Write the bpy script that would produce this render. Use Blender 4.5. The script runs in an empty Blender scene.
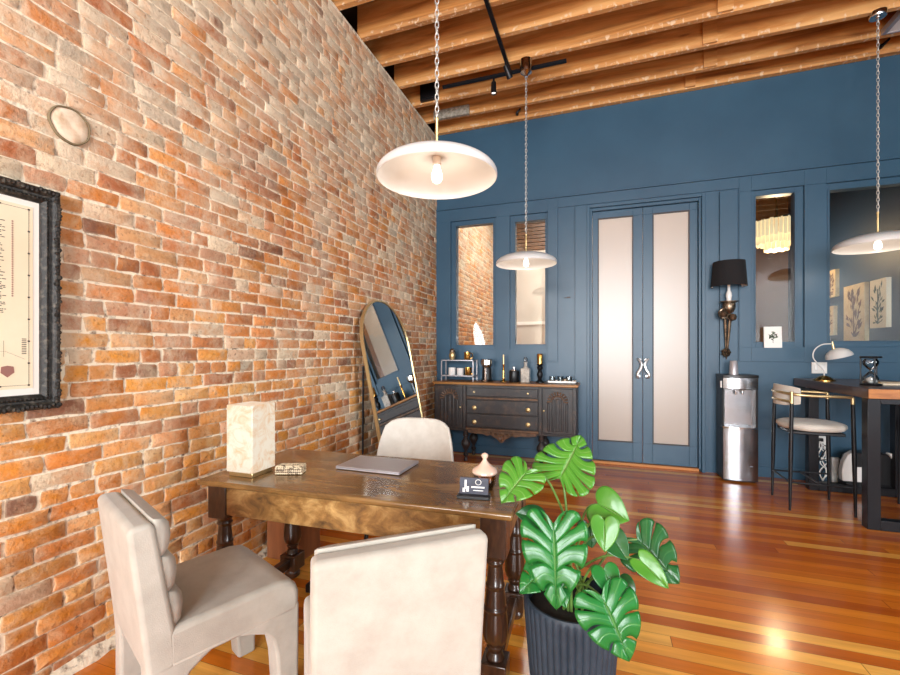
import bpy, bmesh, math, random
from mathutils import Vector, Matrix, Euler
random.seed(11)
PI = math.pi
SC = bpy.context.scene
COL = SC.collection

# ------------------------------------------------------------------ colour + materials
def lin(c):
    out = []
    for v in c[:3]:
        v = v / 255.0
        out.append(v / 12.92 if v <= .04045 else ((v + .055) / 1.055) ** 2.4)
    return (out[0], out[1], out[2], 1.0)

class NT:
    def __init__(s, name):
        s.m = bpy.data.materials.new(name); s.m.use_nodes = True
        s.t = s.m.node_tree; s.t.nodes.clear()
        s.out = s.t.nodes.new('ShaderNodeOutputMaterial')
    def n(s, kind, **kw):
        nd = s.t.nodes.new('ShaderNode' + kind)
        for k, v in kw.items(): setattr(nd, k, v)
        return nd
    def l(s, a, b): s.t.links.new(a, b)
    def set(s, sock, v):
        if hasattr(v, 'is_output'): s.l(v, sock)
        else: sock.default_value = v
    def math(s, op, a, b=0.0, c=None):
        nd = s.n('Math', operation=op); s.set(nd.inputs[0], a); s.set(nd.inputs[1], b)
        if c is not None: s.set(nd.inputs[2], c)
        return nd.outputs[0]
    def mix(s, f, a, b, mode='MIX'):
        nd = s.n('Mix', data_type='RGBA', blend_type=mode)
        s.set(nd.inputs[0], f); s.set(nd.inputs[6], a); s.set(nd.inputs[7], b)
        return nd.outputs[2]
    def noise(s, scale, detail=4, rough=.55, vec=None, stretch=None, dist=0):
        nd = s.n('TexNoise'); nd.inputs['Scale'].default_value = scale
        nd.inputs['Detail'].default_value = detail; nd.inputs['Roughness'].default_value = rough
        nd.inputs['Distortion'].default_value = dist
        if vec is None: vec = s.n('TexCoord').outputs['Object']
        if stretch:
            mp = s.n('Mapping'); mp.inputs['Scale'].default_value = stretch; s.l(vec, mp.inputs[0]); vec = mp.outputs[0]
        s.l(vec, nd.inputs['Vector']); return nd.outputs[0]
    def ramp(s, f, stops, interp='LINEAR'):
        nd = s.n('ValToRGB'); nd.color_ramp.interpolation = interp
        e = nd.color_ramp.elements
        while len(e) < len(stops): e.new(.5)
        for i, (p, c) in enumerate(stops):
            e[i].position = p; e[i].color = c if len(c) == 4 else (*c, 1)
        s.l(f, nd.inputs[0]); return nd.outputs[0]
    def bump(s, h, strength=.3, dist=.01):
        nd = s.n('Bump'); nd.inputs['Strength'].default_value = strength; nd.inputs['Distance'].default_value = dist
        s.l(h, nd.inputs['Height']); return nd.outputs[0]
    def pbsdf(s, base, rough=.5, metal=0, spec=.5, normal=None, coat=0, coat_rough=.1, emit=None, estr=0, trans=0, ior=1.45, sheen=0, sub=0):
        p = s.n('BsdfPrincipled'); i = p.inputs
        s.set(i['Base Color'], base); s.set(i['Roughness'], rough); s.set(i['Metallic'], metal)
        s.set(i['Specular IOR Level'], spec); i['Coat Weight'].default_value = coat; i['Coat Roughness'].default_value = coat_rough
        i['Transmission Weight'].default_value = trans; i['IOR'].default_value = ior
        if sheen: i['Sheen Weight'].default_value = sheen
        if normal is not None: s.l(normal, i['Normal'])
        if emit is not None: s.set(i['Emission Color'], emit); s.set(i['Emission Strength'], estr)
        return p.outputs[0]
    def done(s, sh):
        s.l(sh, s.out.inputs[0]); return s.m

def plain(name, c, rough=.5, metal=0, c2=None, nscale=8, bump=0, bscale=60, stretch=None, coat=0, spec=.5, sheen=0, lo=.35, hi=.65, coat_rough=.1):
    t = NT(name); base = lin(c)
    if c2 is not None:
        f = t.ramp(t.noise(nscale, 5, .6, stretch=stretch), [(lo, (0, 0, 0)), (hi, (1, 1, 1))])
        base = t.mix(f, lin(c), lin(c2))
    nrm = t.bump(t.noise(bscale, 3, .6, stretch=stretch), bump, .004) if bump else None
    return t.done(t.pbsdf(base, rough, metal, spec, nrm, coat, coat_rough, sheen=sheen))

M = {}
M['blue'] = plain('blue_paint', (49, 80, 102), .36, c2=(55, 87, 109), nscale=1.5, bump=.05, bscale=40, spec=.5)
M['navy'] = plain('navy_paint', (30, 56, 86), .5)
M['brown_wall'] = plain('brown_paint', (122, 84, 54), .6, c2=(104, 70, 46), nscale=1.2)
M['greige'] = plain('greige_paint', (196, 186, 174), .6, c2=(180, 170, 158), nscale=1)
M['plaster_white'] = plain('white_plaster', (225, 222, 215), .7)
M['black_metal'] = plain('black_metal', (22, 22, 25), .38, .3)
M['black_plastic'] = plain('black_plastic', (20, 20, 22), .35)
M['chrome'] = plain('chrome', (210, 210, 212), .12, 1)
M['steel'] = plain('stainless_steel', (160, 160, 163), .24, 1, bump=.03, bscale=200, stretch=(1, 1, .02))
M['brass'] = plain('brass', (205, 160, 85), .22, 1)
M['gold'] = plain('pale_gold', (206, 182, 134), .34, .85)
M['bronze'] = plain('antique_bronze', (150, 132, 112), .35, .9, c2=(80, 66, 55), nscale=25)
M['white_enamel'] = plain('white_enamel', (202, 202, 200), .4, coat=.2)
M['white_plastic'] = plain('white_plastic', (235, 233, 228), .4)
M['ceramic'] = plain('white_ceramic', (228, 226, 222), .2, coat=.4)
M['paper'] = plain('cream_paper', (238, 226, 200), .7, c2=(228, 214, 186), nscale=6)
M['mat_white'] = plain('white_mat_board', (236, 232, 222), .7)
M['ink'] = plain('dark_ink', (70, 62, 55), .7)
M['ink_red'] = plain('faded_red_ink', (150, 105, 95), .7)
M['fabric'] = plain('beige_velvet', (178, 172, 160), .85, c2=(164, 157, 145), nscale=9, bump=.25, bscale=260, sheen=.25)
M['fabric2'] = plain('ivory_boucle', (204, 199, 189), .9, c2=(192, 186, 175), nscale=12, bump=.25, bscale=240, sheen=.2)
M['black_fabric'] = plain('black_fabric', (22, 20, 22), .9)
M['soil'] = plain('potting_soil', (40, 30, 24), .95, c2=(24, 18, 14), nscale=40, bump=.6, bscale=50)
M['alu'] = plain('grey_aluminium', (176, 172, 176), .38, .5)
M['dark_trim'] = plain('dark_edge', (52, 46, 48), .5)
M['frame_black'] = plain('carved_black_wood', (30, 28, 25), .55, c2=(84, 78, 68), nscale=45, bump=1, bscale=70, lo=.5, hi=.72)
M['map_paper'] = plain('aged_paper', (236, 222, 192), .75, c2=(228, 212, 180), nscale=4)
M['pink_glass_b'] = plain('pink_lustre', (232, 200, 180), .12, .15, coat=.5)
M['chain'] = plain('bright_chain', (205, 205, 200), .4, .6)
M['satin'] = plain('satin_nickel', (215, 215, 215), .32, .8)
M['brass_old'] = plain('antique_brass', (196, 172, 122), .35, .8)
M['smoke_glass'] = plain('cut_glass', (196, 190, 180), .12, 0, c2=(150, 144, 138), nscale=30, coat=.6)
M['card_dark'] = plain('dark_card', (40, 42, 56), .55, c2=(62, 64, 82), nscale=30)
M['sage'] = plain('dark_leaf_print', (72, 98, 70), .7, c2=(60, 60, 48), nscale=40)
M['sepia'] = plain('sepia_print', (84, 58, 40), .7, c2=(120, 88, 60), nscale=40)
M['tan_paper'] = plain('tan_paper', (206, 184, 142), .7, c2=(190, 166, 124), nscale=12)
M['patch'] = plain('patch_plaster', (232, 214, 188), .8, c2=(196, 158, 118), nscale=18, bump=.5, bscale=30, lo=.45, hi=.75)
M['patch_rim'] = plain('patch_rim', (120, 105, 78), .8)
M['grey_board'] = plain('grey_painted_board', (176, 170, 156), .8, c2=(120, 112, 100), nscale=30, bump=.4, bscale=40)
M['sb_dark'] = plain('ebonised_wood', (46, 42, 42), .42, c2=(78, 62, 52), nscale=14, bump=.2, bscale=50, lo=.5, hi=.75)
M['sb_edge'] = plain('worn_brown_wood', (112, 82, 58), .45, c2=(74, 54, 42), nscale=20, bump=.2, bscale=60)
M['sb_top'] = plain('golden_wood_edge', (168, 118, 62), .35, c2=(120, 80, 44), nscale=9, stretch=(.3, 1, 1))
M['thr'] = plain('threshold_oak', (205, 142, 84), .4, c2=(186, 122, 66), nscale=5, stretch=(.2, 1, 1))
M['box_brown'] = plain('brown_wood_box', (150, 92, 54), .6, c2=(120, 72, 42), nscale=6, stretch=(3, 3, .4))
M['table_leg_dark'] = plain('black_steel_leg', (26, 26, 30), .35, .4)
M['bead_light'] = plain('ivory_bead', (226, 208, 176), .35, c2=(90, 70, 48), nscale=60, lo=.5, hi=.6)
M['white_fab'] = plain('white_diffuser', (238, 238, 238), .6)

def wood(name, c1, c2, c3, scale=3, stretch=(.25, 4, 4), rough=.3, coat=.3, bump=.15, coat_rough=.12):
    t = NT(name)
    f = t.noise(scale, 7, .65, stretch=stretch, dist=.6)
    col = t.ramp(f, [(.3, lin(c1)), (.5, lin(c2)), (.72, lin(c3))])
    g = t.noise(scale * 14, 3, .6, stretch=(stretch[0] * .4, stretch[1], stretch[2]))
    col = t.mix(t.math('MULTIPLY', g, .35), col, lin(c1))
    return t.done(t.pbsdf(col, rough, 0, .5, t.bump(g, bump, .003), coat, coat_rough))
M['desk_top'] = wood('desk_top_wood', (74, 52, 30), (128, 94, 52), (182, 142, 84), 4, (.7, 2.0, 2), .24, .5)
M['desk_apron'] = wood('desk_apron_burl', (70, 48, 26), (146, 106, 58), (206, 168, 108), 11, (.8, 1.2, 1.2), .34, .4)
M['desk_leg'] = wood('desk_leg_wood', (34, 23, 18), (66, 43, 30), (104, 70, 46), 5, (3, 3, .7), .28, .5)
M['table_top'] = wood('walnut_top', (58, 36, 26), (88, 56, 38), (120, 80, 52), 3, (4, .3, 3), .35, .3)
M['table_end'] = wood('walnut_end', (124, 74, 32), (178, 114, 54), (204, 142, 74), 5, (.5, 3, 3), .4, .2)

def joist_mat():
    t = NT('rough_sawn_joist')
    oi = t.n('ObjectInfo').outputs['Random']
    tc = t.n('TexCoord').outputs['Object']
    mp = t.n('Mapping'); t.l(tc, mp.inputs[0]); mp.inputs['Scale'].default_value = (.35, 2, 5)
    cmb = t.n('CombineXYZ'); t.l(t.math('MULTIPLY', oi, 40), cmb.inputs[0]); t.l(cmb.outputs[0], mp.inputs['Location'])
    f = t.noise(2.2, 7, .6, vec=mp.outputs[0], dist=1.0)
    col = t.ramp(f, [(.28, lin((140, 88, 44))), (.5, lin((204, 140, 76))), (.72, lin((228, 176, 112)))])
    # knots
    v = t.n('TexVoronoi'); v.inputs['Scale'].default_value = 1.1
    mp2 = t.n('Mapping'); t.l(mp.outputs[0], mp2.inputs[0]); mp2.inputs['Scale'].default_value = (3.5, 1, 1.1); t.l(mp2.outputs[0], v.inputs['Vector'])
    k = t.ramp(v.outputs['Distance'], [(.03, (1, 1, 1)), (.10, (0, 0, 0))])
    col = t.mix(t.math('MULTIPLY', k, .6), col, lin((92, 50, 26)))
    # lath nail and plaster traces along the lower edge
    sx = t.n('SeparateXYZ'); t.l(tc, sx.inputs[0])
    band = t.ramp(sx.outputs[2], [(.0, (1, 1, 1)), (.028, (.9, .9, .9)), (.05, (0, 0, 0))])
    dots = t.ramp(t.noise(24, 2, .5, stretch=(1, 1, .7)), [(.56, (0, 0, 0)), (.64, (1, 1, 1))])
    col = t.mix(t.math('MULTIPLY', t.math('MULTIPLY', band, dots), .85), col, lin((226, 206, 178)))
    col = t.mix(t.math('MULTIPLY', band, .25), col, lin((205, 165, 120)))
    return t.done(t.pbsdf(col, .7, 0, .3, t.bump(t.noise(30, 4, .6, stretch=(.2, 1, 1)), .4, .006)))
M['joist'] = joist_mat()
M['deck'] = plain('old_deck_boards', (60, 40, 26), .8, c2=(38, 25, 17), nscale=3, stretch=(1, .2, 1))

def floor_mat():
    t = NT('fir_floor_boards')
    tc = t.n('TexCoord').outputs['Object']; sx = t.n('SeparateXYZ'); t.l(tc, sx.inputs[0])
    X, Y = sx.outputs[0], sx.outputs[1]
    W = .078
    yr = t.math('DIVIDE', Y, W); row = t.math('FLOOR', yr); fy = t.math('FRACT', yr)
    wn = t.n('TexWhiteNoise', noise_dimensions='1D'); t.l(row, wn.inputs['W'])
    xo = t.math('ADD', t.math('DIVIDE', X, 2.9), t.math('MULTIPLY', wn.outputs[0], 9.7))
    seg = t.math('FLOOR', xo); fx = t.math('FRACT', xo)
    cb = t.n('CombineXYZ'); t.l(row, cb.inputs[0]); t.l(seg, cb.inputs[1])
    w2 = t.n('TexWhiteNoise', noise_dimensions='2D'); t.l(cb.outputs[0], w2.inputs['Vector'])
    col = t.ramp(w2.outputs[0], [(0, lin((176, 84, 20))), (.3, lin((204, 108, 26))), (.6, lin((218, 124, 32))), (.84, lin((226, 134, 38))), (.89, lin((246, 176, 74))), (1, lin((252, 192, 94)))])
    cb2 = t.n('CombineXYZ'); t.l(t.math('MULTIPLY', w2.outputs[0], 50), cb2.inputs[2]); t.l(X, cb2.inputs[0]); t.l(Y, cb2.inputs[1])
    g = t.noise(9, 6, .65, vec=cb2.outputs[0], stretch=(.12, 2.2, 1), dist=.5)
    col = t.mix(t.ramp(g, [(.35, (0, 0, 0)), (.7, (.35, .35, .35))]), col, lin((112, 48, 18)))
    gap = t.math('MAXIMUM', t.math('LESS_THAN', fy, .025), t.math('LESS_THAN', fx, .0012))
    col = t.mix(t.math('MULTIPLY', gap, .7), col, lin((52, 22, 12)))
    h = t.math('SUBTRACT', t.noise(2.2, 2, .5), t.math('MULTIPLY', gap, .25))
    return t.done(t.pbsdf(col, t.math('ADD', .15, t.math('MULTIPLY', t.noise(5, 3), .1)), 0, .5, t.bump(h, .12, .01), .15, .1))
M['floor'] = floor_mat()

def brick_mat():
    t = NT('old_brick')
    at = t.n('Attribute', attribute_name='Col').outputs['Color']
    n1 = t.noise(11, 9, .72, dist=.4); n2 = t.noise(38, 6, .75); n3 = t.noise(2.2, 4, .6)
    col = t.mix(t.ramp(n1, [(.46, (0, 0, 0)), (.7, (.6, .6, .6))]), at, lin((222, 198, 164)))
    col = t.mix(t.ramp(n2, [(.3, (.7, .7, .7)), (.48, (0, 0, 0))]), col, lin((138, 86, 50)))
    col = t.mix(t.ramp(n3, [(.5, (0, 0, 0)), (.8, (.3, .3, .3))]), col, lin((214, 196, 170)))
    sx = t.n('SeparateXYZ'); t.l(t.n('TexCoord').outputs['Object'], sx.inputs[0])
    hz = t.math('MULTIPLY', t.math('SUBTRACT', sx.outputs[2], 1.6), .055)
    smear = t.ramp(t.math('ADD', t.noise(2.6, 10, .76, dist=.5), hz), [(.5, (0, 0, 0)), (.61, (.62, .62, .62))])
    col = t.mix(smear, col, t.mix(t.noise(20, 5, .7), lin((236, 218, 190)), lin((186, 168, 144))))
    rust = t.ramp(t.noise(4.2, 6, .7), [(.5, (0, 0, 0)), (.68, (.6, .6, .6))])
    col = t.mix(rust, col, lin((208, 126, 46)))
    pits = t.ramp(t.noise(38, 3, .5), [(.66, (0, 0, 0)), (.74, (1, 1, 1))])
    col = t.mix(t.math('MULTIPLY', pits, .55), col, lin((96, 56, 38)))
    return t.done(t.pbsdf(col, .75, 0, .35, t.bump(t.noise(45, 6, .7), .75, .012)))
M['brick'] = brick_mat()
M['mortar'] = plain('lime_mortar', (240, 226, 200), .9, c2=(112, 84, 62), nscale=30, bump=.9, bscale=55, lo=.5, hi=.72)

def glass_mat(name, tint=(1, 1, 1, 1), boost=1.0, rough=0.0):
    t = NT(name)
    fr = t.n('Fresnel'); fr.inputs[0].default_value = 1.5
    f = t.math('MINIMUM', t.math('MULTIPLY', fr.outputs[0], boost), 1.0)
    a = t.n('BsdfTransparent'); a.inputs[0].default_value = tint
    b = t.n('BsdfGlossy'); b.inputs['Roughness'].default_value = rough
    mx = t.n('MixShader'); t.l(f, mx.inputs[0]); t.l(a.outputs[0], mx.inputs[1]); t.l(b.outputs[0], mx.inputs[2])
    return t.done(mx.outputs[0])
M['glass'] = glass_mat('window_glass', (.93, .95, .95, 1), 1.5)
M['clear_glass'] = glass_mat('clear_glass', (.9, .92, .92, 1), 2.2)
M['pink_glass'] = glass_mat('pink_glass', (.95, .8, .72, 1), 3.0, .05)
M['mirror'] = plain('silvered_mirror', (225, 228, 228), .02, 1)

def frosted_mat():
    t = NT('frosted_glass')
    d = t.n('BsdfDiffuse'); d.inputs[0].default_value = lin((226, 214, 200))
    tr = t.n('BsdfTranslucent'); tr.inputs[0].default_value = lin((240, 220, 205))
    g = t.n('BsdfGlossy'); g.inputs['Roughness'].default_value = .32; g.inputs[0].default_value = (.9, .9, .9, 1)
    m1 = t.n('MixShader'); m1.inputs[0].default_value = .45; t.l(d.outputs[0], m1.inputs[1]); t.l(tr.outputs[0], m1.inputs[2])
    fr = t.n('Fresnel'); fr.inputs[0].default_value = 1.7
    m2 = t.n('MixShader'); t.l(fr.outputs[0], m2.inputs[0]); t.l(m1.outputs[0], m2.inputs[1]); t.l(g.outputs[0], m2.inputs[2])
    return t.done(m2.outputs[0])
M['frosted'] = frosted_mat()

def emit_mat(name, c, strength, c2=None, nscale=10):
    t = NT(name); base = lin(c)
    if c2 is not None:
        base = t.mix(t.ramp(t.noise(nscale, 6, .65, dist=1.5), [(.45, (0, 0, 0)), (.7, (1, 1, 1))]), lin(c), lin(c2))
    return t.done(t.pbsdf(base, .35, emit=base, estr=strength))
M['bulb'] = emit_mat('glowing_bulb', (255, 246, 232), 2.2)

def onyx_mat():
    t = NT('lit_onyx')
    f = t.ramp(t.noise(11, 7, .7, dist=1.8), [(.45, (0, 0, 0)), (.68, (1, 1, 1))])
    e = t.mix(f, lin((255, 243, 222)), lin((236, 190, 140)))
    return t.done(t.pbsdf(t.mix(f, lin((150, 142, 128)), lin((150, 120, 88))), .3, emit=e, estr=.42))
M['onyx'] = onyx_mat()
M['crystal'] = emit_mat('lit_crystal', (226, 204, 160), .8)
M['spot_face'] = emit_mat('lit_spot', (255, 246, 230), 3)

def leaf_mat(name, dark, light, vein):
    t = NT(name)
    uv = t.n('UVMap', uv_map='UVMap').outputs[0]; sx = t.n('SeparateXYZ'); t.l(uv, sx.inputs[0])
    mid = t.ramp(sx.outputs[0], [(.0, (.8, .8, .8)), (.02, (.6, .6, .6)), (.045, (0, 0, 0))])
    dv = t.math('ABSOLUTE', t.math('SUBTRACT', sx.outputs[1], .5))
    lat = t.ramp(dv, [(.0, (.35, .35, .35)), (.05, (0, 0, 0))])
    col = t.mix(t.noise(9, 4, .6), lin(dark), lin(light))
    col = t.mix(t.math('MAXIMUM', mid, lat), col, lin(vein))
    h = t.math('SUBTRACT', t.noise(20, 2), t.math('MULTIPLY', t.math('MAXIMUM', mid, lat), .8))
    p = t.pbsdf(col, .28, 0, .5, t.bump(h, .35, .006), .25, .15)
    tr = t.n('BsdfTranslucent'); t.l(t.mix(.4, col, lin((150, 200, 40))), tr.inputs[0])
    mx = t.n('MixShader'); mx.inputs[0].default_value = .22; t.l(p, mx.inputs[1]); t.l(tr.outputs[0], mx.inputs[2])
    return t.done(mx.outputs[0])
M['leaf'] = leaf_mat('monstera_leaf', (22, 96, 42), (44, 132, 54), (130, 190, 110))
M['leaf_dark'] = leaf_mat('monstera_leaf_dark', (28, 82, 42), (46, 108, 52), (100, 150, 86))
M['leaf_lime'] = leaf_mat('monstera_leaf_lime', (62, 128, 40), (98, 160, 54), (170, 206, 126))
M['stem'] = plain('green_stem', (104, 140, 60), .45, c2=(80, 110, 50), nscale=20)
M['pot'] = plain('blue_black_pot', (32, 43, 54), .6, c2=(40, 52, 64), nscale=25, bump=.2, bscale=90)

# ------------------------------------------------------------------ mesh builder
class MB:
    def __init__(s): s.v = []; s.f = []; s.mi = []; s.uv = None; s.cur = 0
    def add(s, vs, fs, T=None):
        o = len(s.v)
        for p in vs:
            p = Vector(p)
            s.v.append(tuple(T @ p) if T else tuple(p))
        for f in fs: s.f.append(tuple(i + o for i in f)); s.mi.append(s.cur)
        return s
    def box(s, x0, x1, y0, y1, z0, z1, T=None):
        v = [(x, y, z) for z in (z0, z1) for y in (y0, y1) for x in (x0, x1)]
        return s.add(v, [(0, 2, 3, 1), (4, 5, 7, 6), (0, 1, 5, 4), (2, 6, 7, 3), (0, 4, 6, 2), (1, 3, 7, 5)], T)
    def cbox(s, c, d, T=None):
        return s.box(c[0]-d[0]/2, c[0]+d[0]/2, c[1]-d[1]/2, c[1]+d[1]/2, c[2]-d[2]/2, c[2]+d[2]/2, T)
    def lathe(s, prof, seg=28, c=(0, 0, 0), T=None, rfun=None, caps=True):
        v = []; f = []; n = len(prof)
        for i, (r, z) in enumerate(prof):
            for k in range(seg):
                a = 2 * PI * k / seg; rr = r * (rfun(a, z) if rfun else 1)
                v.append((c[0] + rr * math.cos(a), c[1] + rr * math.sin(a), c[2] + z))
        for i in range(n - 1):
            for k in range(seg):
                k2 = (k + 1) % seg
                f.append((i*seg+k, i*seg+k2, (i+1)*seg+k2, (i+1)*seg+k))
        if abs(prof[0][0] - prof[-1][0]) < .007 and abs(prof[0][1] - prof[-1][1]) < .007: caps = False
        if caps and prof[0][0] > 1e-6: f.append(tuple(range(seg - 1, -1, -1)))
        if caps and prof[-1][0] > 1e-6: f.append(tuple((n-1)*seg + k for k in range(seg)))
        return s.add(v, f, T)
    def tube(s, pts, r, seg=8, closed=False, T=None):
        P = [Vector(p) for p in pts]; n = len(P); v = []; f = []
        R = r if isinstance(r, (list, tuple)) else [r] * n
        prev = None
        for i in range(n):
            a = P[(i-1) % n] if (closed or i) else P[0]
            b = P[(i+1) % n] if (closed or i < n-1) else P[-1]
            d = (b - a).normalized()
            if prev is None:
                u = d.orthogonal().normalized()
            else:
                u = (prev - d * prev.dot(d))
                u = u.normalized() if u.length > 1e-6 else d.orthogonal().normalized()
            prev = u; w = d.cross(u)
            for k in range(seg):
                an = 2 * PI * k / seg
                v.append(tuple(P[i] + (u * math.cos(an) + w * math.sin(an)) * R[i]))
        for i in range(n if closed else n - 1):
            j = (i + 1) % n
            for k in range(seg):
                k2 = (k + 1) % seg
                f.append((i*seg+k, i*seg+k2, j*seg+k2, j*seg+k))
        if not closed:
            f.append(tuple(range(seg - 1, -1, -1))); f.append(tuple((n-1)*seg + k for k in range(seg)))
        return s.add(v, f, T)
    def prism(s, poly, h0, h1, axis='z', T=None):
        n = len(poly)
        def mk(p, h):
            return (p[0], p[1], h) if axis == 'z' else ((p[0], h, p[1]) if axis == 'y' else (h, p[0], p[1]))
        v = [mk(p, h0) for p in poly] + [mk(p, h1) for p in poly]
        f = [tuple(range(n - 1, -1, -1)), tuple(range(n, 2 * n))]
        for i in range(n):
            j = (i + 1) % n; f.append((i, j, n + j, n + i))
        return s.add(v, f, T)
    def build(s, name, mat, parent=None, loc=(0, 0, 0), rot=(0, 0, 0), bevel=0, bseg=2, smooth=True, ang=38, sub=0):
        me = bpy.data.meshes.new(name); me.from_pydata(s.v, [], s.f); me.validate()
        mats = mat if isinstance(mat, (list, tuple)) else [mat]
        for m in mats: me.materials.append(m)
        if len(mats) > 1: me.polygons.foreach_set('material_index', s.mi)
        bm = bmesh.new(); bm.from_mesh(me); bmesh.ops.recalc_face_normals(bm, faces=bm.faces); bm.to_mesh(me); bm.free()
        if s.uv:
            ul = me.uv_layers.new(name='UVMap')
            for lp in me.loops: ul.data[lp.index].uv = s.uv[lp.vertex_index]
        if smooth:
            me.polygons.foreach_set('use_smooth', [True] * len(me.polygons))
            if not sub: me.set_sharp_from_angle(angle=math.radians(ang))
        o = bpy.data.objects.new(name, me); COL.objects.link(o)
        o.location = loc; o.rotation_euler = rot
        if parent is not None: o.parent = parent
        if bevel:
            b = o.modifiers.new('soft_edges', 'BEVEL'); b.width = bevel; b.segments = bseg; b.limit_method = 'ANGLE'; b.angle_limit = math.radians(40)
            b.harden_normals = False
        if sub:
            b = o.modifiers.new('smooth', 'SUBSURF'); b.levels = sub; b.render_levels = sub
        return o

def tag(o, label=None, cat=None, group=None, kind=None):
    if label: o['label'] = label
    if cat: o['category'] = cat
    if group: o['group'] = group
    if kind: o['kind'] = kind
    return o
def thing(name, label, cat, loc=(0, 0, 0), rz=0, group=None):
    o = bpy.data.objects.new(name, None); COL.objects.link(o); o.empty_display_size = .1
    o.location = loc; o.rotation_euler = (0, 0, rz)
    return tag(o, label, cat, group)
def struct(o): o['kind'] = 'structure'; return o
def dup(root, loc, rz=None, label=None):
    def cp(o, par):
        c = o.copy(); COL.objects.link(c)
        if par is not None: c.parent = par
        for ch in [k for k in bpy.data.objects if k.parent == o and k is not c]: cp(ch, c)
        return c
    r = cp(root, None); r.location = loc
    if rz is not None: r.rotation_euler = (0, 0, rz)
    if label: r['label'] = label
    return r
def cat_pts(pts, n=8, closed=False):
    P = [Vector(p) for p in pts]; out = []
    m = len(P); rng = m if closed else m - 1
    for i in range(rng):
        if closed: p0, p1, p2, p3 = P[(i-1) % m], P[i], P[(i+1) % m], P[(i+2) % m]
        else: p0, p1, p2, p3 = P[max(i-1, 0)], P[i], P[i+1], P[min(i+2, m-1)]
        for k in range(n):
            t = k / n
            out.append(.5 * ((2*p1) + (-p0+p2)*t + (2*p0-5*p1+4*p2-p3)*t*t + (-p0+3*p1-3*p2+p3)*t**3))
    if not closed: out.append(P[-1])
    return out
def grid_wall(mb, u0, u1, z0, z1, holes, a, b, axis='y'):
    us = sorted({u0, u1, *[h[0] for h in holes], *[h[1] for h in holes]}); zs = sorted({z0, z1, *[h[2] for h in holes], *[h[3] for h in holes]})
    us = [u for u in us if u0 <= u <= u1]; zs = [z for z in zs if z0 <= z <= z1]
    for i in range(len(us) - 1):
        for j in range(len(zs) - 1):
            cu, cz = (us[i]+us[i+1])/2, (zs[j]+zs[j+1])/2
            if any(h[0] < cu < h[1] and h[2] < cz < h[3] for h in holes): continue
            if axis == 'y': mb.box(us[i], us[i+1], a, b, zs[j], zs[j+1])
            else: mb.box(a, b, us[i], us[i+1], zs[j], zs[j+1])

# ------------------------------------------------------------------ the setting
WX, WY, CZ = -2.112, 5.444, 4.25
RX, RY, FY = 3.75, -5.5, 8.7

mb = MB(); mb.box(WX - .3, RX + .3, RY - .3, FY + .3, -.12, 0)
struct(mb.build('floor', M['floor'], smooth=False))

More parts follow.
